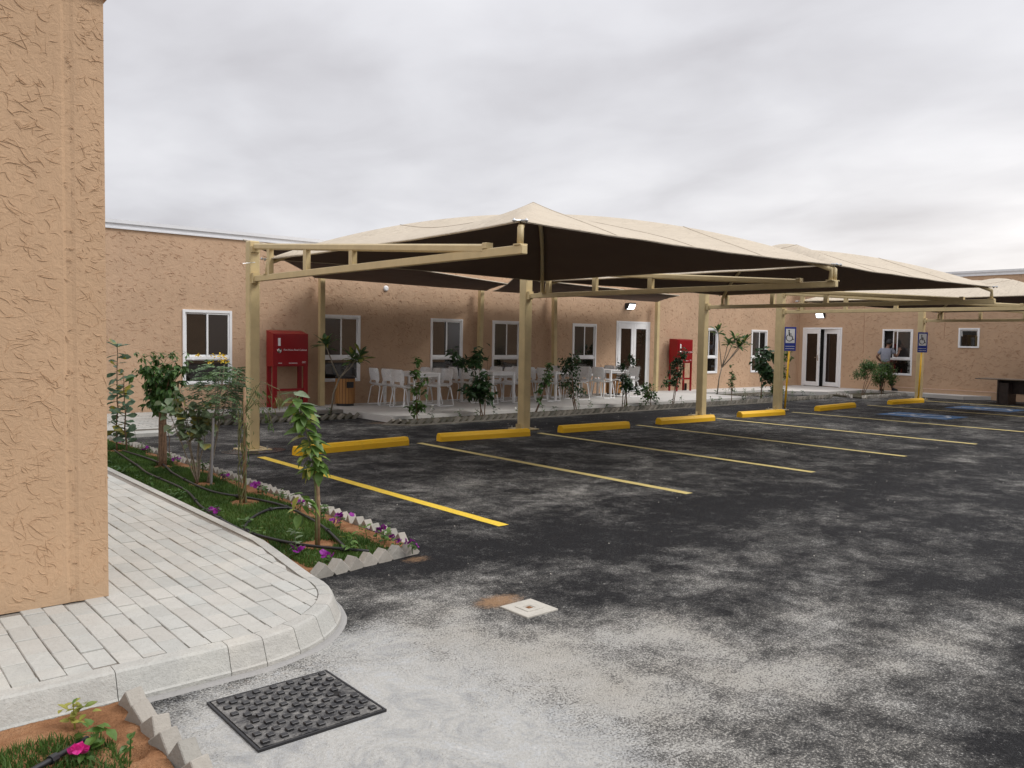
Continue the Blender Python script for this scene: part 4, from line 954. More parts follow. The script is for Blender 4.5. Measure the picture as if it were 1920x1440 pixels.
def frangipani(loc, label, h, seed, spread=.5, heads=None, group=None):
    o_ = empty('frangipani', loc, label, 'tree', group); rnd = random.Random(seed); tr = MB(); it = []
    me = leafmesh('frang', L_frang, .30, .085, droop=.25, fold=.3, shape='obovate', n=4)
    tr.tube([Vector((0, 0, 0)), Vector((.05, -.02, h*.25)), Vector((.16*spread*2, -.05, h*.42))], [.02, .018, .017], 7); base = Vector((.16*spread*2, -.05, h*.42))
    for hd in heads:
        tip = Vector(hd); mid = base.lerp(tip, .5)+Vector((0, 0, -.03)); tr.tube([base, mid, tip], [.016, .013, .012], 6)
        for i in range(24): it.append((orient(tip+Vector((0, 0, rnd.uniform(-.10, .02))), rdir(-.35, 1.2, i*2.4), rnd.gauss(0, .3)), rnd.uniform(.65, 1.1)))
    tr.build('trunk', M_barkg, o_, smooth=True); leaf_objects(o_, me, it)
frangipani((8.0, 15.0, .05), 'frangipani with two leaf heads standing before the wooden litter bin', 1.75, 3, heads=((-.06, .12, 1.42), (.52, -.25, 1.22), (.40, -.15, 1.15)))
frangipani((20.9, 15.0, .05), 'branching frangipani with many leaf heads in the bed right of the patio', 2.0, 5, spread=.4, heads=((.1, .1, 1.95), (.55, -.2, 1.75), (.85, -.35, 1.65), (.35, -.1, 1.6), (.7, -.25, 1.5)))

def shrub_generic(loc, label, h, r, mat, seed, n=220, z0=.3, lean=(0, 0), leaf=(.06, .03), stem=M_bark, stems=2, shape='ovate', name='shrub', group='shrubs in the bed along the patio', droop=.4, bottom=None):
    o_ = empty(name, loc, label, 'shrub', group); rnd = random.Random(seed); sm = MB(); cr = MB()
    for k in range(stems):
        sm.tube(wig((rnd.gauss(0, .03), rnd.gauss(0, .03), 0), (lean[0]+rnd.gauss(0, r*.3), lean[1]+rnd.gauss(0, r*.3), h*.88), 6, .05, seed+k*.7), [.012, .011, .010, .008, .006, .004, .003], 5)
    cl = [(Vector((lean[0]*t+rnd.gauss(0, r*.55), lean[1]*t+rnd.gauss(0, r*.55), z0+(h-z0)*t))) for t in [rnd.random() for _ in range(16)]]
    for c__ in cl: sm.tube([Vector((lean[0]*.5, lean[1]*.5, max(.1, c__.z-.15))), c__], [.004, .002], 4)
    for i in range(int(n*1.5)):
        c__ = rnd.choice(cl); p = c__+Vector((rnd.gauss(0, r*.22), rnd.gauss(0, r*.22), rnd.gauss(0, r*.25))); p.z = max(p.z, .06)
        V, F = leaf_geo(leaf[0]*rnd.uniform(1.0, 1.7), leaf[1]*1.45, .25, droop, shape, 2); cr.add(V, F, orient(p, rdir(-1.0, .6), rnd.gauss(0, .5)))
    sm.build('stem', stem, o_); cr.build('foliage', mat, o_); return o_
YB = 13.18
shrub_generic((8.85, YB, .06), 'slim upright shrub before the first white table', 1.16, .10, L_mid, 31, 150, .12, leaf=(.09, .04), stems=1)
shrub_generic((10.45, YB, .06), 'broad dark glossy leaved shrub before the second group of chairs', 1.28, .30, L_vdark, 32, 330, .45, leaf=(.11, .055), stems=3, lean=(-.05, .1))
shrub_generic((11.9, YB, .06), 'leaning narrow shrub just right of the second cream post', 1.05, .10, L_dark, 33, 150, .25, lean=(.35, -.1), leaf=(.07, .035), stems=2)
shrub_generic((13.1, YB, .06), 'dense dark shrub leaning left before the third table', 1.28, .24, L_vdark, 34, 420, .35, lean=(-.2, .15), leaf=(.06, .03), stems=3)
shrub_generic((14.75, YB, .06), 'drooping shrub before the right half of the fourth table', 1.22, .17, L_vdark, 35, 300, .45, leaf=(.08, .03), stems=4)
shrub_generic((15.6, YB, .06), 'low spreading green shrub on the bed before the glazed door', .55, .2, L_dark, 36, 200, .08, leaf=(.06, .035), stems=2)
shrub_generic((16.5, YB, .06), 'tall thin shrub with two clumps before the glazed double door', 1.36, .20, L_vdark, 37, 340, .5, lean=(.1, -.1), leaf=(.065, .035), stems=2)
shrub_generic((19.0, YB, .06), 'sparse narrow shrub beside the third cream post', 1.0, .08, L_mid, 38, 110, .2, leaf=(.05, .03), stems=1)
shrub_generic((20.45, YB, .06), 'dark round-leaved shrub between third and fourth cream posts', 1.45, .26, L_vdark, 39, 260, .5, leaf=(.11, .07), stems=2, lean=(.1, 0), shape='round')
shrub_generic((21.4, YB, .06), 'yellow-green bushy shrub at the right end of the patio bed', 1.35, .22, L_mid, 40, 380, .12, leaf=(.08, .035), stems=3)
shrub_generic((25.5, 12.8, .05), 'left feathery shrub of the small bed by the far wheel stop', 1.02, .30, L_dark, 41, 1100, .62, leaf=(.05, .018), stems=3, group='pair of shrubs in the small bed', lean=(.1, -.25))
shrub_generic((26.9, 12.85, .05), 'right feathery shrub in front of the standing man', 1.02, .36, L_mid, 42, 1100, .42, leaf=(.055, .02), stems=3, group='pair of shrubs in the small bed', lean=(0, -.1))
# small bedding plants
def seedling(loc, label, mat, h=.14, n=14, seed=0, leaf=(.05, .03), flower=None, fc=5, name='bedding_plant', group=None, r=.05):
    o_ = empty(name, loc, label, 'plant', group); rnd = random.Random(seed); cr = MB(); fl = MB()
    cr.tube([(0, 0, -.01), (rnd.gauss(0, .01), rnd.gauss(0, .01), h*.9)], [.004, .002], 4)
    for i in range(n):
        p = Vector((rnd.gauss(0, r*.5), rnd.gauss(0, r*.5), h*rnd.uniform(.15, 1))); V, F = leaf_geo(leaf[0]*rnd.uniform(.7, 1.2), leaf[1], .3, .4, 'ovate', 3); cr.add(V, F, orient(p, rdir(-.4, .7), rnd.gauss(0, .3)))
    cr.build('foliage', mat, o_)
    if flower:
        for i in range(fc):
            p = Vector((rnd.gauss(0, r*.7), rnd.gauss(0, r*.7), h*rnd.uniform(.75, 1.15))); d = rdir(.2, 1.3); T = orient(p, d)
            for k in range(5):
                V, F = leaf_geo(.026, .028, .2, -.3, 'round', 3); fl.add(V, F, T @ Matrix.Rotation(k*1.257, 4, 'X') @ Matrix.Rotation(-1.15, 4, 'Y'))
        fl.build('flowers', flower, o_)
    return o_
pet = [(3.42, 12.4, 'at the far corner of the bed'), (3.44, 11.4, 'beside the blue-green plant'), (3.42, 10.3, 'behind the bundled trunk'), (3.42, 8.75, 'beside the feathery shrub'), (3.46, 8.0, 'just left of the creeper stake'), (3.40, 6.95, 'right of the creeper stake'), (3.34, 6.1, 'behind the nearest stake, largest bunch'), (3.40, 5.62, 'single bloom on the border near the tip'), (3.33, 5.22, 'at the pointed near end, left cluster'), (3.40, 5.10, 'at the very tip of the bed'), (2.66, 5.45, 'beside the footpath with two blooms'), (2.72, 5.16, 'by the near row of edging blocks'), (2.66, 7.1, 'low beside the footpath edge midway')]
for i, (x, y, s_) in enumerate(pet): seedling((x, y, .03), 'purple petunia '+s_, L_mid, .085 if i != 6 else .10, 16, i+50, (.04, .024), P_purple, 5 if i != 6 else 9, 'petunia', 'purple petunias in the near bed', .05 if i != 6 else .06)
bp = [(3.0, 5.32, 'near the tip of the near bed', L_bright, .15), (2.72, 5.62, 'beside the footpath by two purple blooms', L_pale, .17), (2.68, 6.4, 'in a sand pocket by the footpath', L_mid, .12), (3.36, 5.42, 'against the border blocks near the tip', L_bright, .17), (3.40, 6.5, 'against the border, right of the creeper', L_mid, .13), (3.44, 7.4, 'against the border by the creeper stake', L_mid, .12), (2.70, 8.0, 'low and dark beside the footpath', L_dark, .12), (2.70, 8.9, 'dark clump beside the footpath, middle', L_dark, .12), (2.72, 9.9, 'dark clump beside the footpath, farther', L_dark, .12), (2.74, 10.8, 'dark clump near the wall edge', L_dark, .12), (3.44, 9.5, 'dark clump behind the pale sapling', L_dark, .15), (3.44, 10.9, 'dark clump behind the bundled trunk', L_dark, .13)]
for i, (x, y, s_, mt, h_) in enumerate(bp): seedling((x, y, .03), 'small green plant '+s_, mt, h_, 16, i+80, (.055, .03), group='small plants in the near bed', r=.05)
rnd_ = random.Random(99)
OR0 = 'first second third fourth fifth sixth seventh eighth ninth tenth eleventh twelfth thirteenth fourteenth fifteenth sixteenth seventeenth eighteenth nineteenth twentieth twenty-first twenty-second'.split()
for i in range(22):
    y = 5.5+i*.33+rnd_.uniform(-.1, .1); sidep = i % 3 == 2; seedling((2.67 if sidep else 3.44+rnd_.uniform(-.05, .03), y, .03), 'tiny ground plant, %s along the near bed from its tip, %s' % (OR0[i], 'footpath side' if sidep else 'border side'), (L_dark, L_mid, L_bright)[rnd_.randrange(3)], rnd_.uniform(.07, .13), 18, 300+i, (.045, .026), group='small plants in the near bed', r=.06)
seedling((.79, 3.60, .030), 'light green seedling on orange soil below the kerb', L_bright, .13, 26, 120, (.045, .026), r=.05)
seedling((.82, 3.36, .030), 'broad leaved pansy plant in the foreground corner', L_bright, .10, 14, 121, (.065, .04), r=.045)
seedling((.745, 3.285, .030), 'bright pink bloom at the bottom edge of the picture', L_mid, .05, 6, 122, (.04, .025), P_pink, 3, 'petunia', r=.015)
seedling((.90, 3.25, .030), 'small leaves beside the hole in the orange soil', L_mid, .07, 7, 123, (.04, .025), r=.04)
OR = 'first second third fourth fifth sixth seventh eighth ninth tenth eleventh twelfth thirteenth fourteenth fifteenth sixteenth seventeenth eighteenth nineteenth twentieth twenty-first twenty-second twenty-third twenty-fourth twenty-fifth twenty-sixth'.split()
for i in range(26):
    x = 9.1+i*.56+random.uniform(-.15, .15); seedling((x, 13.1+random.uniform(-.08, .12), .06), 'tiny leafy plant in the long patio bed, %s from its left end' % OR[i], L_mid if i % 3 else L_vdark, random.uniform(.10, .24), 14, 200+i, (.06, .035), P_white if i % 4 == 0 else None, 2, 'bedding_plant', 'tiny plants in the long patio bed', .06)
for i in range(6): seedling((20.9+i*.5, 15.05, .05), 'tiny leafy plant in the short bed right of the patio, %s from its left end' % OR[i], L_dark, .18, 14, 240+i, (.06, .035), None, 0, 'bedding_plant', 'tiny plants in the short bed', .07)
for i in range(4): seedling((6.7+i*.42, 14.95, .05), 'tiny leafy plant in the bed left of the patio, %s from its left end' % OR[i], L_dark, .16, 12, 250+i, (.06, .035), None, 0, 'bedding_plant', 'tiny plants in the bed left of the patio', .07)
for i in range(4): seedling((25.1+i*.6, 13.1-.1*i, .05), 'tiny leafy plant in the small far bed, %s from its left end' % OR[i], L_mid, .14, 10, 260+i, (.06, .035), None, 0, 'bedding_plant', 'tiny plants in the small far bed', .06)

# irrigation hoses
def smooth_path(P, n=6):
    P = [Vector(p) for p in P]; out = []
    for i in range(len(P)-1):
        p0, p1, p2, p3 = P[max(i-1, 0)], P[i], P[i+1], P[min(i+2, len(P)-1)]
        for k in range(n):
            t = k/n; out.append(.5*((2*p1)+(p2-p0)*t+(2*p0-5*p1+4*p2-p3)*t*t+(3*p1-p0-3*p2+p3)*t**3))
    return out+[P[-1]]
def hose(P, label, r=.0115):
    e = empty('irrigation_hose', (P[0][0], P[0][1], 0), label, 'hose', 'black drip hoses on the grass'); Q = smooth_path([(x-P[0][0], y-P[0][1], .066+.004*math.sin(i*1.7)) for i, (x, y) in enumerate(P)])
    MB().tube(Q, r, 7).build('pipe', M_hose, e, smooth=True); k = MB()
    for i in range(6, len(Q)-1, 8): k.tube([Q[i], Q[i]+(Q[i+1]-Q[i]).normalized()*.03], r*1.6, 8)
    k.build('fittings', M_blackp, e)
hose([(3.10, 11.8), (2.95, 10.3), (2.88, 9.6), (2.87, 8.43), (2.70, 7.52), (2.64, 6.9), (2.63, 6.4), (2.70, 5.95), (2.80, 5.62), (2.96, 5.38), (3.10, 5.22)], 'black hose lying on the grass along the footpath side')
hose([(3.18, 11.7), (3.22, 10.3), (3.10, 9.42), (3.05, 8.22), (3.20, 7.6), (3.30, 7.02), (3.22, 6.22), (3.07, 5.62), (2.98, 5.34)], 'black hose lying on the grass along the bay side')
hose([(3.33, 6.95), (3.15, 7.0), (2.90, 6.8), (2.70, 6.50), (2.64, 6.3)], 'short black hose crossing the grass beside the creeper stake')
hose([(.48, 3.22), (.64, 3.30), (.79, 3.41)], 'short black hose end in the foreground corner bed', .011)
hose([(7.0, 14.9), (7.6, 15.0), (7.9, 15.1), (7.5, 15.12), (8.3, 15.0)], 'loop of black hose in the bed left of the patio')

# ------------------------------------------------------------------ covers in the ground
mh = empty('manhole_cover', (1.595, 3.29, 0), 'square black cast iron manhole cover with raised studs in the foreground', 'manhole cover')
mb = MB(); a, b = .276, .260
mb.box(-a, a, -b, b, -.03, .012); pl = mb.build('plate', M_iron, mh)
mb = MB()
for x0, x1, y0, y1 in ((-a-.014, -a-.005, -b-.014, b+.014), (a+.005, a+.014, -b-.014, b+.014), (-a-.005, a+.005, -b-.014, -b-.005), (-a-.005, a+.005, b+.005, b+.014)): mb.box(x0, x1, y0, y1, -.02, .011)
mb.build('rim', M_blackp, mh)
mb = MB(); mb.box(-a-.005, a+.005, -b-.005, b+.005, -.03, .006); mb.build('gap', M_dark, mh)
sm_ = mesh_from('stud', *(lambda t: (t.V, t.F))(MB().box(-.0155, .0155, -.0135, .0135, 0, .010, bev=.0018)), simple('worn_iron', (.018, .018, .020), .42, var=.5, nscale=40))
for i in range(13):
    for j in range(13):
        x = -a+.032+i*(2*a-.064)/12; y = -b+.030+j*(2*b-.060)/12
        if (i+j) % 2 or (abs(x) > .17 and abs(y) < .03): continue
        link('stud', sm_, mh, (x, y, .0115))
for sx in (-1, 1): MB().lathe([(.022, .0118), (.024, .0135), (.013, .0136), (.012, .0125)], 14).build('lifting_hole', M_dark, mh, loc=(.195*sx, 0, 0))
cv = empty('inspection_cover', (3.29, 3.67, 0), 'small pale concrete inspection cover set in the asphalt', 'cover'); MB().box(-.125, .125, -.125, .125, -.02, .010, bev=.003).build('lid', M_cover, cv)
mb = MB(); frame_ = lambda r0_, r1_, z: [mb.box(*q_, .0095, z) for q_ in ((-r1_, -r0_, -r1_, r1_), (r0_, r1_, -r1_, r1_), (-r0_, r0_, -r1_, -r0_), (-r0_, r0_, r0_, r1_))]
frame_(.028, .062, .0135); mb.build('raised_square', M_cover, cv); MB().box(-.017, .017, -.017, .017, .0095, .0115).build('knob', M_soil, cv)

# ------------------------------------------------------------------ wheel stops
stops = [(5.04, 6.94, 10.37, 10.52), (7.58, 9.31, 10.60, 10.42), (10.10, 11.76, 10.46, 10.36), (12.80, 14.47, 10.48, 10.40), (15.60, 17.14, 10.52, 10.40), (18.88, 20.95, 10.52, 10.66), (22.90, 24.73, 10.62, 10.54)]
sl = ['nearest yellow wheel stop, behind the staked green plant', 'yellow wheel stop with the second cream post standing at its right end', 'yellow wheel stop right of the second cream post', 'yellow wheel stop below the third cream post', 'yellow wheel stop below the fourth cream post and blue sign', 'angled yellow wheel stop before the open double door', 'farthest yellow wheel stop by the fifth post and farther blue sign']
for (xa, xb, ya, yb), lb in zip(stops, sl):
    L = math.hypot(xb-xa, yb-ya); rz = math.atan2(yb-ya, xb-xa); h_, w_ = .125, .16
    prof = [(0, 0), (0, .075), (.038, h_), (w_-.038, h_), (w_, .075), (w_, 0)]
    V = [(x_, y_, z_) for x_, ins in ((0, .012), (.012, 0), (L-.012, 0), (L, .012)) for y_, z_ in [(min(max(py_, ins), w_-ins), max(0, pz_-ins*.6)) for py_, pz_ in prof]]
    k = len(prof); F = [tuple(reversed(range(k))), tuple(range(3*k, 4*k))]+[(r_*k+i, r_*k+(i+1) % k, (r_+1)*k+(i+1) % k, (r_+1)*k+i) for r_ in range(3) for i in range(k)]
    F[0] = tuple(range(k)); 
    o_ = MB().add(V, [tuple(reversed(f)) for f in F]).build('wheel_stop', M_yel, loc=(xa, ya, 0), rot=(0, 0, rz)); tag(o_, lb, 'wheel stop', 'yellow wheel stops in the bays')

# ------------------------------------------------------------------ shade structures
ZB0, ZB1 = 2.365, 2.445; YP, YT = 11.2, 5.45
def membrane(corners, zc, rise, sag, pull, n=36):
    """corners: FL FR BR BL as (x, y, z)."""
    C = [Vector(c) for c in corners]; V = []
    for j in range(n+1):
        for i in range(n+1):
            a, b = 2*i/n-1, 2*j/n-1; t = max(abs(a), abs(b)); m_ = 1-(min(abs(a), abs(b))/t)**2 if t > 0 else 0
            k = 1-pull*m_*t**2; a2, b2 = a*k, b*k
            p = C[0]*(1-a2)*(1-b2)/4+C[1]*(1+a2)*(1-b2)/4+C[2]*(1+a2)*(1+b2)/4+C[3]*(1-a2)*(1+b2)/4
            p.z += rise*(1-t**2.0)-sag*math.sin(math.pi*min(t, 1))**1.0*m_ + .012*mnoise.noise((p.x*1.3, p.y*1.3, 1))*m_
            V.append(tuple(p))
    F = []
    for j in range(n):
        for i in range(n):
            k = j*(n+1)+i; a, b, c, d = k, k+1, k+n+2, k+n+1
            if (i < n/2) == (j < n/2): F += [(a, b, c), (a, c, d)]
            else: F += [(a, b, d), (b, c, d)]
    return V, F
def canopy(parent, corners, rise, sag=.10, pull=.055, ribs=True, zoff=.03):
    V, F = membrane(corners, 0, rise, sag, pull); k = len(V)
    n = 36; top = [(x, y, z+.004) for x, y, z in V]
    fb = link('canopy_fabric', mesh_from('canopy_fabric', top, F, M_fab, smooth=True), parent)
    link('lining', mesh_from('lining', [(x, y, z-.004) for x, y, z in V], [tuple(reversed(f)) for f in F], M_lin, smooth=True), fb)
    # hem around the edge
    ring = [V[i] for i in range(n+1)]+[V[j*(n+1)+n] for j in range(1, n+1)]+[V[n*(n+1)+i] for i in range(n-1, -1, -1)]+[V[j*(n+1)] for j in range(n-1, 0, -1)]
    MB().tube(ring+[ring[0]], .011, 5, cap=False).build('hem', M_fab, fb)
    for ci in (9, 18, 27):
        MB().tube([Vector(V[j*(n+1)+ci])+Vector((0, 0, .006)) for j in range(n+1)], .005, 4, cap=False).build('seam', M_seam, fb)
    if ribs:
        for d in (0, 1):
            P = []
            for i in range(n+1):
                k_ = i*(n+1)+i if d == 0 else i*(n+1)+(n-i); v = Vector(V[k_]); t = abs(2*i/n-1); P.append(v+Vector((0, 0, -.045)))
            P = [Vector((P[0].x, P[0].y, ZB1)), Vector((P[0].x, P[0].y, P[0].z-.02))]+P[2:-2]+[Vector((P[-1].x, P[-1].y, P[-1].z-.02)), Vector((P[-1].x, P[-1].y, ZB1))]
            MB().tube(P, .030, 9).build('arched_rib', M_cond, parent, smooth=True)
    return V
def shade_frame(parent, x, pw, xt):
    h = pw/2; sk = (xt-x)/(YP-YT)
    def skew(m_): m_.V = [(a+sk*(YP-b), b, c) for a, b, c in m_.V]; return m_
    ps = MB(); ps.box(x-h, x+h, YP-h, YP+h, .03, 2.93, bev=.012); p_ = ps.build('post', M_steel, parent)
    b_ = MB(); b_.box(x-.20, x+.20, YP-.20, YP+.20, .012, .034, bev=.003); b_.box(x-h-.10, x-h, YP-.005, YP+.005, .034, .12) ; b_.build('base_plate', M_steel, p_)
    for sx in (-1, 1):
        for sy in (-1, 1): MB().tube([(x+sx*.15, YP+sy*.15, .03), (x+sx*.15, YP+sy*.15, .075)], .012, 6).build('anchor_bolt', M_galv, p_)
    lb = MB(); lb.box(x-.035, x+.035, YT, YP-h-.03, ZB0, ZB1, bev=.006); l_ = skew(lb).build('lower_beam', M_steel, parent)
    MB().box(x-.05, x+.05, YP-h-.06, YP-h, ZB0-.02, ZB0+.12).build('bracket', M_steel, l_)
    # upper chord slopes down to meet the lower one
    ya, yb = YP-h-.02, 5.98; L = math.hypot(ya-yb, .40); ang = math.atan2(.40, ya-yb)
    T = Matrix.Translation((x, ya, 2.845)) @ Matrix.Rotation(ang, 4, 'X')
    ub = MB(); ub.box(-.038, .038, -L, 0, -.037, .045, T, bev=.016); u_ = skew(ub).build('upper_beam', M_steel, parent)
    skew(MB().box(x-.042, x+.042, yb-.045, yb+.02, ZB1, 2.50, bev=.004)).build('end_cap', M_steel, u_)
    MB().box(x-.06, x+.06, ya-.02, ya+.02, 2.77, 2.85).build('bracket', M_steel, u_)
    for y in (10.63, 9.56, 8.42):
        zt = 2.845-math.tan(ang)*(ya-y)-.03; skew(MB().box(x-.032, x+.032, y-.04, y+.04, ZB1, zt)).build('strut', M_steel, parent)
def tip(parent, x, y, z, dirs):
    mb_ = MB(); mb_.box(x-.045, x+.045, y-.045, y+.045, ZB1, ZB1+.012); mb_.build('base_pad', M_steel, parent)
    sh = MB()
    for dx, dy in dirs: sh.tube([(x, y, z+.02), (x+dx*.07, y+dy*.07, z+.012)], .009, 6); sh.lathe([(.004, -.02), (.02, 0), (.004, .02)], 6, Matrix.Translation((x+dx*.075, y+dy*.075, z+.012)))
    sh.build('shackle', M_galv, parent)
def shade(xs, xt, label):
    e = empty('shade_canopy', (xs[0], YP, 0), label, 'canopy', 'cream car park shade canopies'); 
    root = e
    class P: pass
    mk = lambda: None
    for i, x in enumerate(xs): shade_frame(root, x, .15 if i == 0 and xs[0] < 5 else .17, xt[i])
    for k in range(len(xs)-1):
        a, b, at, bt = xs[k], xs[k+1], xt[k], xt[k+1]
        g_ = .05 if k > 0 else 0.; g2 = .05 if k < len(xs)-2 else 0.
        cs = [(at+g_, YT+.06, 2.655), (bt-g2, YT+.06, 2.655), (b-g2, 10.72, 2.655), (a+g_, 10.72, 2.655)]
        canopy(root, cs, .61, sag=.12)
        for n_, (x_, y_, z_) in enumerate(cs): tip(root, x_, y_, 2.64, [((-1, 1, 1, -1)[n_], 0), (0, -1 if y_ < 8 else 1)])
    # everything was built in world coordinates: shift under the root
    for c in root.children: c.location = (c.location.x-xs[0], c.location.y-YP, c.location.z)
    return root
shade([4.76, 9.83, 15.03], [4.76, 10.08, 15.35], 'nearest cream fabric shade canopy on three cream steel posts')
shade([18.08, 25.85], [18.2, 25.95], 'farther cream shade canopy over the two accessible bays')
# shade over the patio, carried by wall columns
ps_ = empty('patio_canopy', (8.52, 16.4, 0), 'dark lined shade canopy over the patio tables on slim cream wall columns', 'canopy')
def rel(P): return [(x-8.52, y-16.4, z) for x, y, z in P]
for x, dxl in ((8.52, 0), (12.88, .05), (15.45, -.06), (19.72, 0)):
    V = MB(); w_ = .055; V.prism([(-w_, -w_), (w_, -w_), (w_, w_), (-w_, w_)], 0, 2.78)
    V.V = [(a+dxl*(c/2.9-.4), b, c) for a, b, c in V.V]; V.build('column', M_steel, ps_, loc=(x-8.52, .0, .122))
for cs in ([(5.00, 12.1, 3.04), (10.15, 12.1, 2.68), (13.0, 16.3, 2.84), (8.3, 16.3, 2.88)], [(10.3, 12.1, 2.80), (15.3, 12.1, 2.70), (19.6, 16.3, 2.84), (13.2, 16.3, 2.84)]):
    canopy(ps_, rel(cs), .05, .03, .03, ribs=False)

mb = MB(); n = 22; V = []
for j in range(9):
    for i in range(n):
        a_ = 2*math.pi*i/n; r_ = .12+.034*j; V.append((r_*1.15*math.cos(a_)*(1+.12*mnoise.noise((i*.8, j*.5, 0))), r_*.8*math.sin(a_)*(1+.12*mnoise.noise((i*.8, j*.5, 4))), max(.006, .035-.004*j+.02*mnoise.noise((i*.9, j*.9, 2)))))
mb.add(V, [(j*n+i, j*n+(i+1) % n, (j+1)*n+(i+1) % n, (j+1)*n+i) for j in range(8) for i in range(n)])
tag(mb.build('plastic_sheet', simple('black_film', (.03, .03, .032), .25), loc=(4.76, 11.15, 0), smooth=True), 'crumpled black plastic sheet around the foot of the nearest cream post', 'plastic sheet')
tag(MB().tube([(0, 0, 0), (-.18, -.02, -.03)], .005, 6).build('steel_cable', M_galv, loc=(4.70, 10.98, 2.62)), 'loose steel cable end sticking out left of the nearest post top', 'cable')
# ------------------------------------------------------------------ signs
def sign(x, y, label, lean, zt=2.06):
    e = empty('parking_sign', (x, y, 0), label, 'sign', 'blue accessible parking signs', rz=math.radians(-38)); 
    P = [(0, .0, 0), (lean*1.4, 0, 1.5)]; MB().tube(P, .024, 10).build('pole', M_yel, e, smooth=True)
    ox = lean*1.4; s_ = MB(); s_.box(ox-.15, ox+.15, -.035, -.030, zt-.60, zt, bev=.002); b_ = s_.build('plate', M_blue, e)
    MB().box(ox-.115, ox+.115, -.0375, -.0352, zt-.40, zt-.045).build('white_panel', M_white, e)
    m_ = MB(); isa_symbol(m_, .30, .0015); m_.build('wheelchair_symbol', M_black, b_, loc=(ox-.005, -.0378, zt-.225), rot=(math.pi/2, 0, 0))
    t_ = MB(); r_ = random.Random(3)
    for zz in (zt-.485, zt-.545):
        u = ox-.115
        while u < ox+.11: w_ = r_.uniform(.008, .02); t_.box(u, min(u+w_, ox+.115), -.0365, -.0352, zz-.007, zz+.007); u += w_+.005
    t_.build('print_line', M_white, b_)
sign(18.86, 11.47, 'blue wheelchair sign on yellow pole beside the fourth cream post', .045)
sign(25.33, 10.98, 'blue wheelchair sign on yellow pole beside the farthest cream post', .03, 2.05)

# ------------------------------------------------------------------ fire hose cabinets
def cabinet(x, y, label, wd=.78, dp=.33, slope=True):
    e = empty('fire_hose_cabinet', (x, y, .12), label, 'fire cabinet', 'red fire hose cabinets against the wall'); h0, h1 = .87, 1.60
    b_ = MB(); zf = h1-.05 if slope else h1
    V = [(0, 0, h0), (wd, 0, h0), (wd, dp, h0), (0, dp, h0), (0, 0, zf), (wd, 0, zf), (wd, dp, h1+.02), (0, dp, h1+.02)]
    b_.add(V, [(0, 3, 2, 1), (4, 5, 6, 7), (0, 1, 5, 4), (1, 2, 6, 5), (2, 3, 7, 6), (3, 0, 4, 7)]); bx = b_.build('box', M_red, e)
    d_ = MB(); d_.box(.05, wd-.02, -.014, .0, h0+.02, zf-.02, bev=.003); dr = d_.build('door', M_red, e)
    MB().box(.10, .155, -.0175, -.0145, h1-.30, h1-.14).build('sticker', M_white, dr)
    MB().lathe([(.05, 0), (.05, .012), (.035, .02), (.02, .014)], 18, Matrix.Translation((.125, -.014, h1-.40)) @ Matrix.Rotation(math.pi/2, 4, 'X')).build('lock', M_chrome, dr)
    text_part('Fire Hose Reel Cabinet', .055, M_white, dr, (wd*.62, -.0146, h1-.385), (math.pi/2, 0, 0))
    s_ = MB(); r_ = random.Random(9)
    for u0, u1, zz in ((.11, .18, h0+.07), (.34, .52, h0+.07)):
        u = u0
        while u < u1: w_ = r_.uniform(.006, .014); s_.box(u, u+w_, -.0158, -.0145, zz-.007, zz+.007); u += w_+.004
    for k in range(3): s_.tube([(wd-.13+k*.028+.012*math.cos(a_), -.0152, h0+.085+.016*math.sin(a_)) for a_ in np.linspace(0, 5, 9)], .0035, 4)
    s_.build('print', M_white, dr)
    lw_ = .065 if slope else .03
    for lx in (.025, wd-.025):
        for ly in (.025, dp-.025): MB().box(lx-.022 if lx < .1 else lx-lw_, lx+lw_ if lx < .1 else lx+.022, ly-.022, ly+.022, 0, h0).build('leg', M_red, e)
    MB().box(.03, wd-.03, .02, .045, .36, .41).build('cross_bar', M_red, e)
    MB().box(wd, wd+.035, dp-.12, dp-.05, .0, .22).build('valve', M_blackp, e)
cabinet(7.30, 16.15, 'red fire hose cabinet between near post and first wall column'); cabinet(20.42, 16.15, 'red fire hose cabinet right of the glazed door, farther from camera', .74, .33, False)

# ------------------------------------------------------------------ litter bins
def litter_bin(x, y, label):
    e = empty('litter_bin', (x, y, .122), label, 'litter bin', 'slatted wooden litter bins')
    MB().lathe([(.19, 0), (.19, .05), (.175, .05), (.175, .60), (.19, .60), (.19, .615)], 20).build('liner', M_blackp, e)
    MB().lathe([(.215, .60), (.215, .635), (.19, .65), (.10, .655)], 20).build('lid', M_blackp, e)
    me = mesh_from('slat', *(lambda t: (t.V, t.F))(MB().box(-.029, .029, -.012, .0, .055, .598, bev=.003)), M_wood)
    for k in range(20):
        a_ = k*math.pi/10; link('slat', me, e, (.20*math.sin(a_), -.20*math.cos(a_), 0), (0, 0, a_))
    MB().box(-.085, .085, -.222, -.213, .40, .53).build('label_plate', M_blackp, e, rot=(0, 0, .0))
litter_bin(8.98, 16.18, 'slatted wooden litter bin beside the first wall column'); litter_bin(17.35, 15.95, 'slatted wooden litter bin behind the fourth table near the door')

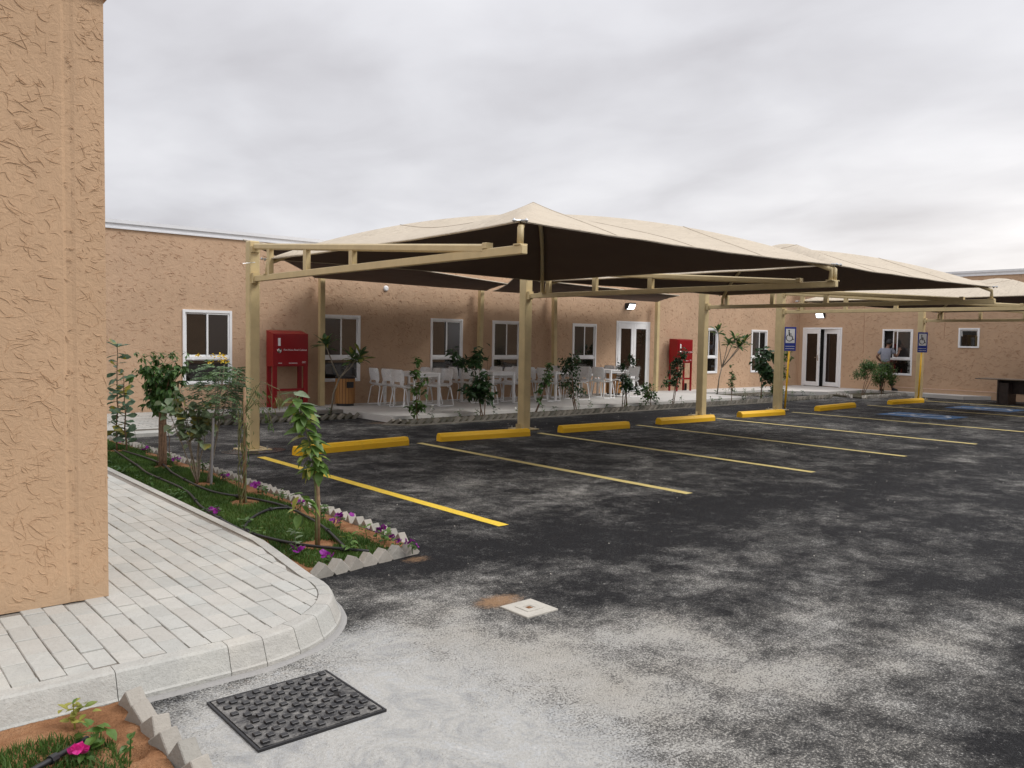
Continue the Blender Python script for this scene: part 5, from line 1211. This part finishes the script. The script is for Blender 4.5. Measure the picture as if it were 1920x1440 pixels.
# ------------------------------------------------------------------ wall lamps and sensor
def lamp(T, label):
    e = empty('wall_lamp', T.translation, label, 'wall lamp', 'lit wall lamps above the doors'); e.matrix_world = T
    V = [(-.15, 0, -.1), (.15, 0, -.1), (.15, -.05, -.1), (-.15, -.05, -.1), (-.15, 0, .08), (.15, 0, .08), (.15, -.17, .09), (-.15, -.17, .09), (.15, -.17, .055), (-.15, -.17, .055)]
    MB().add(V, [(4, 7, 6, 5), (0, 1, 5, 4), (7, 9, 8, 6), (0, 4, 7, 9, 3), (1, 2, 8, 6, 5), (0, 3, 2, 1)]).build('housing', M_blackp, e)
    MB().add([(-.135, -.053, -.098), (.135, -.053, -.098), (.135, -.168, .05), (-.135, -.168, .05), (-.135, -.12, -.075), (.135, -.12, -.075)], [(0, 1, 5, 4), (4, 5, 2, 3)]).build('lens', M_glow, e)
lamp(Tm((18.62, 16.6, 2.68)), 'lit black wall lamp above the glazed door left of the red cabinet')
lamp(Tm((28.0, 15.68, 2.70), -math.pi/2), 'lit wall lamp above the half open double door')
o_ = MB().lathe([(.065, 0), (.065, .02), (.05, .035), (.03, .04)], 18).build('wall_vent', M_whitep, loc=(10.25, 16.598, 2.76), rot=(math.pi/2, 0, 0)); tag(o_, 'small round white cap high on the wall above the patio', 'vent')

# ------------------------------------------------------------------ tables and chairs
def table(x0, x1, y0, y1, label):
    e = empty('table', ((x0+x1)/2, (y0+y1)/2, .122), label, 'table', 'white tables on the patio'); a, b = (x1-x0)/2, (y1-y0)/2
    MB().box(-a-.03, a+.03, -b-.03, b+.03, .715, .742, bev=.004).build('table_top', M_whitep, e)
    f_ = MB(); 
    for q_ in ((-a, a, -b, -b+.03), (-a, a, b-.03, b), (-a, -a+.03, -b+.03, b-.03), (a-.03, a, -b+.03, b-.03)): f_.box(*q_, .66, .7145)
    f_.build('apron', M_whitep, e)
    for sx in (-1, 1):
        for sy in (-1, 1): MB().box(sx*a-.026, sx*a+.026, sy*b-.026, sy*b+.026, 0, .6595 if False else .714, bev=.003).build('leg', M_whitep, e)
TB_ = [(10.02, 10.66, 15.02, 16.22), (12.20, 12.84, 15.02, 16.22), (14.22, 14.86, 15.02, 16.22), (16.22, 16.86, 15.02, 16.10)]
tl = ['first white table from the left on the patio', 'second white table, just left of the second cream post', 'third white table, just right of the second cream post', 'fourth white table, in front of the wooden bin']
for t_, l_ in zip(TB_, tl): table(*t_, l_)
def make_chair():
    e = empty('chair', (0, 0, 0)); 
    # one moulded shell: seat flowing into the back (local +X is the sitting direction)
    prof = [(.21, .438), (.19, .452), (.10, .448), (0, .438), (-.10, .438), (-.165, .452), (-.195, .50), (-.208, .56), (-.222, .64), (-.238, .74), (-.25, .81), (-.252, .825)]
    wd = [.19, .21, .22, .225, .225, .22, .205, .20, .215, .225, .205, .17]; n = 8; V = []
    for (x, z), w_ in zip(prof, wd):
        for i in range(n+1):
            t = 2*i/n-1; curl = abs(t)**3; V.append((x+(.045*curl if z > .5 else 0), t*w_, z+(.02*curl if z < .5 else 0)))
    F = []; k = n+1
    for r in range(len(prof)-1):
        for i in range(n):
            if r == 6 and 2 <= i <= 5: continue
            F.append((r*k+i, r*k+i+1, (r+1)*k+i+1, (r+1)*k+i))
    nV = len(V); V2 = [(x+(.006 if z > .47 else 0), y, z-(.006 if z <= .47 else 0)) for x, y, z in V]
    V2 = [(x-.010 if z > .47 else x, y, z) for x, y, z in V2]
    FF = F+[tuple(reversed([i+nV for i in f])) for f in F]
    for i in range(n): FF += [(i+1, i, nV+i, nV+i+1), ((len(prof)-1)*k+i, (len(prof)-1)*k+i+1, nV+(len(prof)-1)*k+i+1, nV+(len(prof)-1)*k+i)]
    for r in range(len(prof)-1): FF += [(r*k, (r+1)*k, nV+(r+1)*k, nV+r*k), ((r+1)*k+n, r*k+n, nV+r*k+n, nV+(r+1)*k+n)]
    link('shell', mesh_from('shell', V+V2, FF, M_whitep, smooth=True), e)
    for sy in (-1, 1):
        P = [(.13, sy*.12, .425), (.15, sy*.20, .41), (.20, sy*.235, .02), (.185, sy*.238, .010), (-.20, sy*.238, .010), (-.215, sy*.235, .02), (-.15, sy*.20, .41), (-.13, sy*.12, .425)]
        MB().tube(P, .0125, 7).build('leg_frame', M_whitep, e, smooth=True)
    MB().tube([(.13, -.12, .425), (.13, .12, .425)], .009, 6).build('cross_tube', M_whitep, e)
    # crumpled dust film over the back, with a tail hanging down
    rnd = random.Random(2); V = []; n = 12; m_ = 12
    for j in range(m_+1):
        z = .855-.40*j/m_
        for i in range(n):
            a_ = 2*math.pi*i/n; cx0 = -.225+.05*j/m_; jit = 1+.35*mnoise.noise((math.cos(a_)*2, math.sin(a_)*2, j*.6)); rx_ = (.045+.05*j/m_)*jit; ry_ = .235*jit*(1 if j > 0 else .7)
            V.append((cx0+rx_*math.cos(a_), ry_*math.sin(a_), z+.03*mnoise.noise((a_*2, j, 3))))
    F = [(j*n+i, j*n+(i+1) % n, (j+1)*n+(i+1) % n, (j+1)*n+i) for j in range(m_) for i in range(n)]
    tail = [(-.20, .12, .45), (-.20, .02, .44), (-.24, .10, .30), (-.22, .0, .28), (-.23, .10, .14), (-.20, .02, .12), (-.25, .06, .04)]
    k = len(V); V += tail; F += [(k, k+1, k+3, k+2), (k+2, k+3, k+5, k+4), (k+4, k+5, k+6)]
    link('plastic_cover', mesh_from('plastic_cover', V, F, M_film, smooth=True), e)
    return e
proto = make_chair(); first = True
ordn = ['first', 'second', 'third', 'fourth']; pos = ['nearest the camera', 'in the middle', 'nearest the wall']
for ti, (x0, x1, y0, y1) in enumerate(TB_):
    for si, sd_ in enumerate((-1, 1)):
        for k in range(3):
            c = proto if first else copy_tree(proto); first = False
            x = x0-.16+random.uniform(-.05, .03) if sd_ < 0 else x1+.16+random.uniform(-.03, .06); y = y0+.12+k*.47+random.uniform(-.04, .04)
            c.location = (x, y, .122); c.rotation_euler = (0, 0, (0 if sd_ < 0 else math.pi)+random.uniform(-.12, .12))
            tag(c, 'film wrapped white chair on the %s side of the %s table, %s' % ('left' if sd_ < 0 else 'right', ordn[ti], pos[k]), 'chair', 'white chairs around the patio tables')

# ------------------------------------------------------------------ desk
e = empty('desk', (26.55, 8.4, 0), 'dark brown office desk standing outside by the wall at right', 'desk')
MB().box(-.42, .42, -1.0, 1.32, .70, .728, bev=.003).build('desk_top', M_desktop, e)
for y in (.72, -.75): MB().box(-.36, .36, y-.02, y+.02, 0, .699).build('side_panel', M_desk, e)
MB().box(.0, .025, -.73, .70, .30, .699).build('modesty_panel', M_desk, e); MB().box(-.34, .30, .45, .695, .0, .62).build('drawer_unit', M_desk, e)
# galvanised bracket peg beside the last post
MB().box(-.02, .02, -.02, .02, .13, .33).build('fascia_box', M_whitep) and None

# ------------------------------------------------------------------ person
def skin_figure(name, verts, edges, radii, mat, parent, sub=1):
    me = bpy.data.meshes.new(name); me.from_pydata(verts, edges, []); o_ = bpy.data.objects.new(name, me); COL.objects.link(o_)
    o_.modifiers.new('skin', 'SKIN'); sv = me.skin_vertices[0].data
    for i, r_ in enumerate(radii): sv[i].radius = r_ if isinstance(r_, tuple) else (r_, r_); sv[i].use_root = (i == 0)
    mm = o_.modifiers.new('sub', 'SUBSURF'); mm.levels = 2; mm.render_levels = 2
    dg = bpy.context.evaluated_depsgraph_get(); m2 = bpy.data.meshes.new_from_object(o_.evaluated_get(dg)); bpy.data.objects.remove(o_)
    m2.materials.clear(); m2.materials.append(mat)
    for p in m2.polygons: p.use_smooth = True; p.material_index = 0
    return link(name, m2, parent)
def person():
    e = empty('person', (27.42, 13.02, .116), 'man in grey shirt and black trousers leaning at the open window', 'person')
    # local frame: +X faces the window, +Y is his left (toward the door)
    V = [(0, 0, .93), (.03, 0, 1.12), (.09, 0, 1.30), (.13, 0, 1.42), (.17, 0, 1.49), (.21, .0, 1.54),
         (.08, .17, 1.38), (-.05, .27, 1.14), (.10, .20, 1.00), (.16, .17, .97),
         (.10, -.17, 1.39), (.16, -.29, 1.15), (.32, -.30, 1.30), (.38, -.28, 1.36),
         (.0, .095, .88), (.06, .10, .48), (-.02, .10, .10), (-.02, .10, .06), (.13, .10, .03),
         (.0, -.095, .88), (.07, -.17, .50), (-.05, -.30, .14), (-.05, -.31, .09), (.05, -.42, .06)]
    E_ = [(0, 1), (1, 2), (2, 3), (3, 4), (4, 5), (2, 6), (6, 7), (7, 8), (8, 9), (2, 10), (10, 11), (11, 12), (12, 13), (0, 14), (14, 15), (15, 16), (16, 17), (17, 18), (0, 19), (19, 20), (20, 21), (21, 22), (22, 23)]
    R_ = [(.13, .10), (.12, .10), (.15, .11), (.08, .08), (.05, .05), (.05, .05), .055, .04, .032, .03, .055, .04, .032, .03, .085, .06, .045, .04, .03, .085, .06, .045, .04, .03]
    skin_figure('body', V, E_, R_, M_skin, e)
    # head with face, turned to the window
    h_ = MB(); n, m_ = 16, 12
    for j in range(m_+1):
        ph = -math.pi/2+math.pi*j/m_
        for i in range(n):
            th = 2*math.pi*i/n; x, y, z = math.cos(ph)*math.cos(th), math.cos(ph)*math.sin(th), math.sin(ph)
            sx = .095*(1-.12*max(0, -z)); sy = .076*(1-.22*max(0, -z)); px_ = sx*x; 
            if x > .85 and abs(y) < .3: px_ += .018*max(0, 1-abs(z+.1)*4)
            h_.V.append((px_, sy*y, .118*z))
    h_.F = [(j*n+i, j*n+(i+1) % n, (j+1)*n+(i+1) % n, (j+1)*n+i) for j in range(m_) for i in range(n)]; h_.mi = [0]*len(h_.F)
    for sy in (-1, 1): h_.lathe([(.006, -.006), (.022, 0), (.012, .008)], 8, Matrix.Translation((-.005, sy*.078, -.01)) @ Matrix.Rotation(math.pi/2, 4, 'X'))
    hd = h_.build('head', M_skin, e, smooth=True, loc=(.235, 0, 1.60), rot=(0, .25, -.2))
    r_ = MB(); 
    for j in range(m_+1):
        ph = -math.pi/2+math.pi*j/m_
        for i in range(n):
            th = 2*math.pi*i/n; x, y, z = math.cos(ph)*math.cos(th), math.cos(ph)*math.sin(th), math.sin(ph); k = 1+.10*mnoise.noise((x*3, y*3, z*3))
            cut = -.055 if x < .2 else .045; r_.V.append((.108*k*x-.006, .090*k*y, max(.132*k*z, cut)+.012))
    r_.F = h_.F[:m_*n]; r_.mi = [0]*len(r_.F); r_.build('hair', M_hair, hd, smooth=True)
    # clothes: loose shirt and trousers over the body
    sv = [(0, 0, .90), (.03, 0, 1.10), (.09, 0, 1.30), (.12, 0, 1.40), (.08, .17, 1.385), (-.01, .235, 1.22), (.10, -.17, 1.39), (.14, -.245, 1.24)]
    skin_figure('shirt', sv, [(0, 1), (1, 2), (2, 3), (2, 4), (4, 5), (2, 6), (6, 7)], [(.165, .12), (.155, .12), (.175, .13), (.10, .10), .075, .062, .075, .062], M_shirt, e)
    tv = [(0, 0, .92), (.0, .095, .84), (.06, .10, .48), (-.01, .10, .10), (.0, -.10, .84), (.07, -.17, .50), (-.04, -.29, .16)]
    skin_figure('trousers', tv, [(0, 1), (1, 2), (2, 3), (0, 4), (4, 5), (5, 6)], [(.15, .12), .10, .078, .062, .10, .078, .062], M_trous, e)
    for loc, rz in (((0, .10, 0), 0), ((-.05, -.33, .035), -1.1)):
        s_ = MB(); s_.lathe([(.03, .0), (.052, .012), (.05, .05), (.042, .08), (.034, .10)], 12); s_.V = [(x*1.0+(.09 if x > 0 and z < .07 else 0)*(x/.05), y*.95, z) for x, y, z in s_.V]
        sh = s_.build('shoe', M_shoe, e, smooth=True, loc=loc, rot=(0, 0, rz)); MB().prism([(-.05, -.045), (.13, -.04), (.15, 0), (.13, .04), (-.05, .045)], -.006, .012).build('sole', M_sole, sh)
    # hands
    for (hx, hy, hz), (dx, dy, dz), cur in (((.38, -.28, 1.36), (.5, .1, .8), .25), ((.16, .17, .97), (.8, -.2, -.4), .5)):
        d = Vector((dx, dy, dz)).normalized(); T = orient(Vector((hx, hy, hz)), d); pl_ = MB(); pl_.box(0, .085, -.04, .04, -.013, .013, T, bev=.008)
        for k in range(4):
            y_ = -.03+k*.02; l_ = (.06, .075, .078, .068)[k]; pl_.tube([T @ Vector((.08, y_, 0)), T @ Vector((.08+l_*.5, y_*1.1, -.01)), T @ Vector((.08+l_*.9, y_*1.1, -.01-l_*cur))], [.009, .008, .006], 6)
        pl_.tube([T @ Vector((.02, -.035, 0)), T @ Vector((.055, -.065, -.01)), T @ Vector((.08, -.062, -.02))], [.011, .009, .007], 6); pl_.build('hand', M_skin, e, smooth=True)
person()
for o_ in [o for o in bpy.data.objects if o.name.startswith('fascia_box')]: bpy.data.objects.remove(o_)

for o_ in bpy.data.objects:
    if o_.parent and o_.name.split('.')[0] in ('foliage', 'flowers', 'crown', 'branches', 'new_leaves', 'wilted_leaves', 'twigs', 'vine_stem', 'fittings', 'print', 'print_line', 'lettering', 'stem', 'raised_square', 'rim'): o_['kind'] = 'stuff'
# loose pale chips on the asphalt
rnd = random.Random(77); mb = MB()
for k in range(260):
    x = rnd.uniform(1.5, 14); y = rnd.uniform(1.3, 12.6)
    if x < 2.7 or (x < 3.7 and 4.9 < y < 13.3): continue
    s_ = rnd.uniform(.002, .006)*(1+.05*math.hypot(x, y)); T = Tm((x, y, s_*.35), rnd.uniform(0, 6), rnd.uniform(-.3, .3)); mb.add([(-s_, -s_*.6, -s_*.4), (s_, -s_*.7, -s_*.3), (s_*.7, s_, -s_*.4), (-s_*.8, s_*.6, -s_*.4), (0, 0, s_*.55)], [(0, 1, 4), (1, 2, 4), (2, 3, 4), (3, 0, 4)], T)
tag(mb.build('stone_chips', M_cover), 'loose pale stone chips scattered over the asphalt', 'gravel', kind='stuff')
